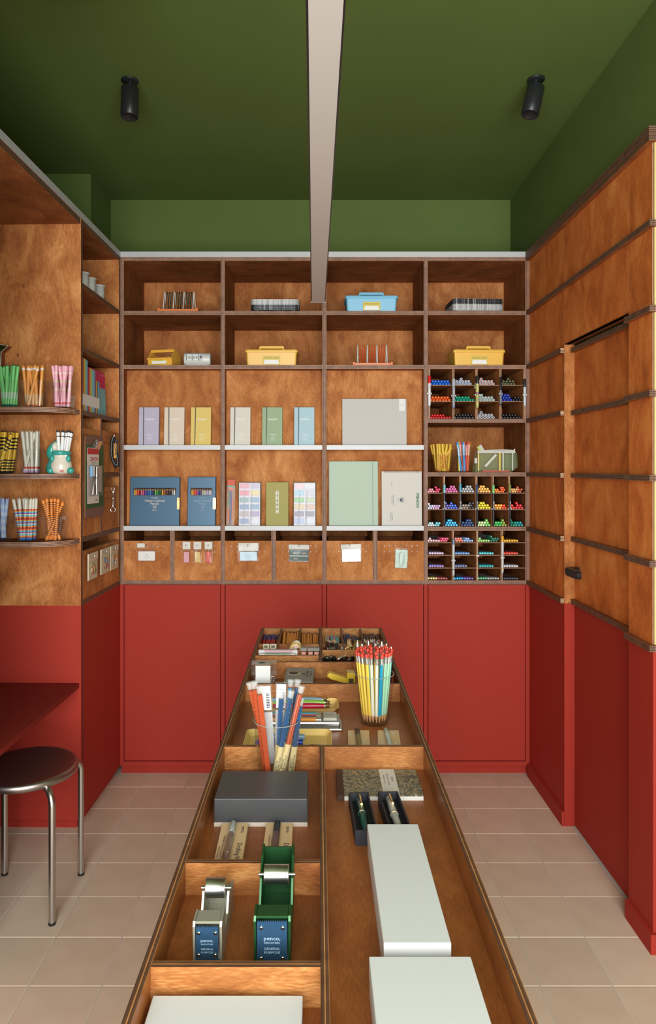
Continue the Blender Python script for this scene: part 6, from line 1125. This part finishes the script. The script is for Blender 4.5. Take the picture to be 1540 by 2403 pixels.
sharpeners(0.018, 0.080, D7 + 0.012, D8 - 0.004, 8, 'brushed', 'silver wedge sharpener in a jumble behind the round clips', 'silver wedge sharpeners'); sharpeners(0.092, 0.152, D7 + 0.012, D8 - 0.004, 8, mat('brass', (0.75, 0.55, 0.25), 0.3, 0.9), 'brass wedge sharpener in a jumble left of the pencil tops', 'brass wedge sharpeners'); sharpeners(0.166, 0.222, D7 + 0.012, D8 - 0.004, 7, 'brushed', 'silver wedge sharpener in a jumble behind the red pencil tops', 'silver wedge sharpeners at the right')
for k, (px, dk_) in enumerate(((768, 1), (778, 1), (797, 0), (806, 0), (821, 1))):
    x = fx(px, 2.265); t = thing('round_clip', ['dark steel bulldog clip nearest the centre divider', 'dark steel bulldog clip second from the centre divider', 'shiny round steel clip third from the centre divider', 'shiny round steel clip in the middle of the wide cell', 'dark round steel clip beside the pencil glass'][k], 'clip', (x, 2.262 + 0.012 * (k % 2), ZF + 0.044), (0.5, 0.25 * (1 - k % 3), 0.2 * k), 'steel clips in the wide cell'); mm = 'chrome' if not dk_ else mat('dark_steel%d' % k, (0.10, 0.085, 0.07), 0.2, 0.9)
    m = MB(Matrix.Rotation(math.pi / 2, 4, 'X')); m.lathe([(0.006, 0.004), (0.011, 0.0), (0.0155, 0.002), (0.0165, 0.006), (0.015, 0.009), (0.0003, 0.010)], 20, caps=(False, True)); m.build('disc', mm, t); MB().ball((0, -0.003, 0), 0.005, 0.004, 0.005, 10, 6).build('stud', mm, t)
    MB().box(-0.006, 0.006, 0.0, 0.004, -0.046, -0.012).build('jaw', mm, t)
# brush ferrule pens standing behind the pencil glass
for k, (px, c) in enumerate(((842, 'o'), (850, 'o'), (856, 'o'), (868, 's'), (881, 's'), (889, 's'), (899, 's'), (908, 's'), (916, 's'))):
    d = 2.15; x = fx(px, d); zt = fz(1507 + (k % 3) * 6, d); t = thing('ferrule_brush', '%s standing behind the pencil glass' % ('orange pen with a white tip' if c == 'o' else 'silver capped pen'), 'pen', (x, d + 0.006 * (k % 2), ZF + 0.002), (0, 0.03 * (k % 3 - 1), 0), 'orange pens behind the glass' if c == 'o' else 'silver capped pens behind the glass'); h = zt - ZF
    MB().lathe([(0.0045, 0), (0.0045, h * 0.72)], 8).build('barrel', col(222, 150, 60) if c == 'o' else col(48, 42, 40), t); MB().lathe([(0.0046, h * 0.72), (0.0046 if c == 's' else 0.003, h * 0.97), (0.003 if c == 's' else 0.0012, h)], 10).build('cap', 'chrome' if c == 's' else 'white', t)

# ------------------------------------------------------------------ stool
sx0, sy0 = -0.955, 2.305
t = thing('metal_stool', 'round brushed steel stool with four bent tube legs beside the desk', 'stool', (sx0, sy0, 0))
MB().lathe([(0.0005, 0.4265), (0.06, 0.4275), (0.12, 0.431), (0.146, 0.4355), (0.154, 0.4365), (0.160, 0.431), (0.1615, 0.424), (0.158, 0.413), (0.152, 0.4105), (0.149, 0.416), (0.0005, 0.419)], 64, caps=(False, False)).build('seat', mat('seat_steel', (0.42, 0.375, 0.355), 0.36, 1.0, noise=0.05, nscale=30), t)
for a, b in ((1, 1), (1, -1), (-1, 1), (-1, -1)):
    ex, ey = a * 0.1325, b * 0.1325; ix, iy = a * 0.075, b * 0.075; ux, uy = a * 0.7071, b * 0.7071
    pts = [(ix, iy, 0.410)] + [(ex - ux * 0.045 * (1 - math.sin(q)), ey - uy * 0.045 * (1 - math.sin(q)), 0.365 + 0.045 * math.cos(q)) for q in [math.pi / 2 * k / 6 for k in range(7)]] + [(ex, ey, 0.2), (ex, ey, 0.006)]
    lg = MB().tube(pts, 0.0105, 14).build('leg', 'brushed', t); MB().cyl((ex, ey, 0), (ex, ey, 0.008), 0.0115, n=14).build('foot_cap', 'black', lg)

# ------------------------------------------------------------------ pieces that belong to a part hang under that part
NEST = {'lettering': ('front_label', 'label_sticker', 'card_box', 'kraft_box', 'cutter_plate', 'cover', 'backing_card', 'green_sheet', 'case', 'red_tag', 'barrel', 'pack_body', 'front_tray', 'eraser', 'kraft_sleeve'), 'label_field': ('label_sticker',), 'handle_post': ('lid',), 'handle_bar': ('lid',),
        'rivet': ('clasp', 'cutter_plate'), 'eyelets': ('front_board',), 'hook': ('front_board',), 'paint_pan': ('white_tray',), 'stripe': ('barrel',), 'pocket_clip': ('barrel', 'pen_barrel'), 'gold_clip': ('pen_cap',), 'gold_band': ('pen_cap',), 'blade': ('wedge',),
        'paper_band': ('cover',), 'elastic_band': ('cover',), 'hinge_line': ('cover',), 'spiral_ring': ('cover',), 'punched_hole': ('cover',), 'refill_label': ('refill',), 'sticker_print': ('packet',), 'print_line': ('packet',), 'emblem': ('card_box',), 'emblem_ring': ('card_box',), 'emblem_horn': ('card_box',), 'white_dots': ('cord',), 'zip_pull': ('zip_roll',)}
base = lambda n: n.split('.')[0]
for o in list(C.objects):
    if o.parent is None or o.parent.parent is not None: continue
    want = NEST.get(base(o.name))
    if not want: continue
    for wn_ in want:
        q = [x for x in o.parent.children if base(x.name) == wn_ and x.location.length < 1e-6 and abs(x.rotation_euler.x) + abs(x.rotation_euler.y) + abs(x.rotation_euler.z) < 1e-6]
        if q: o.parent = q[0]; break
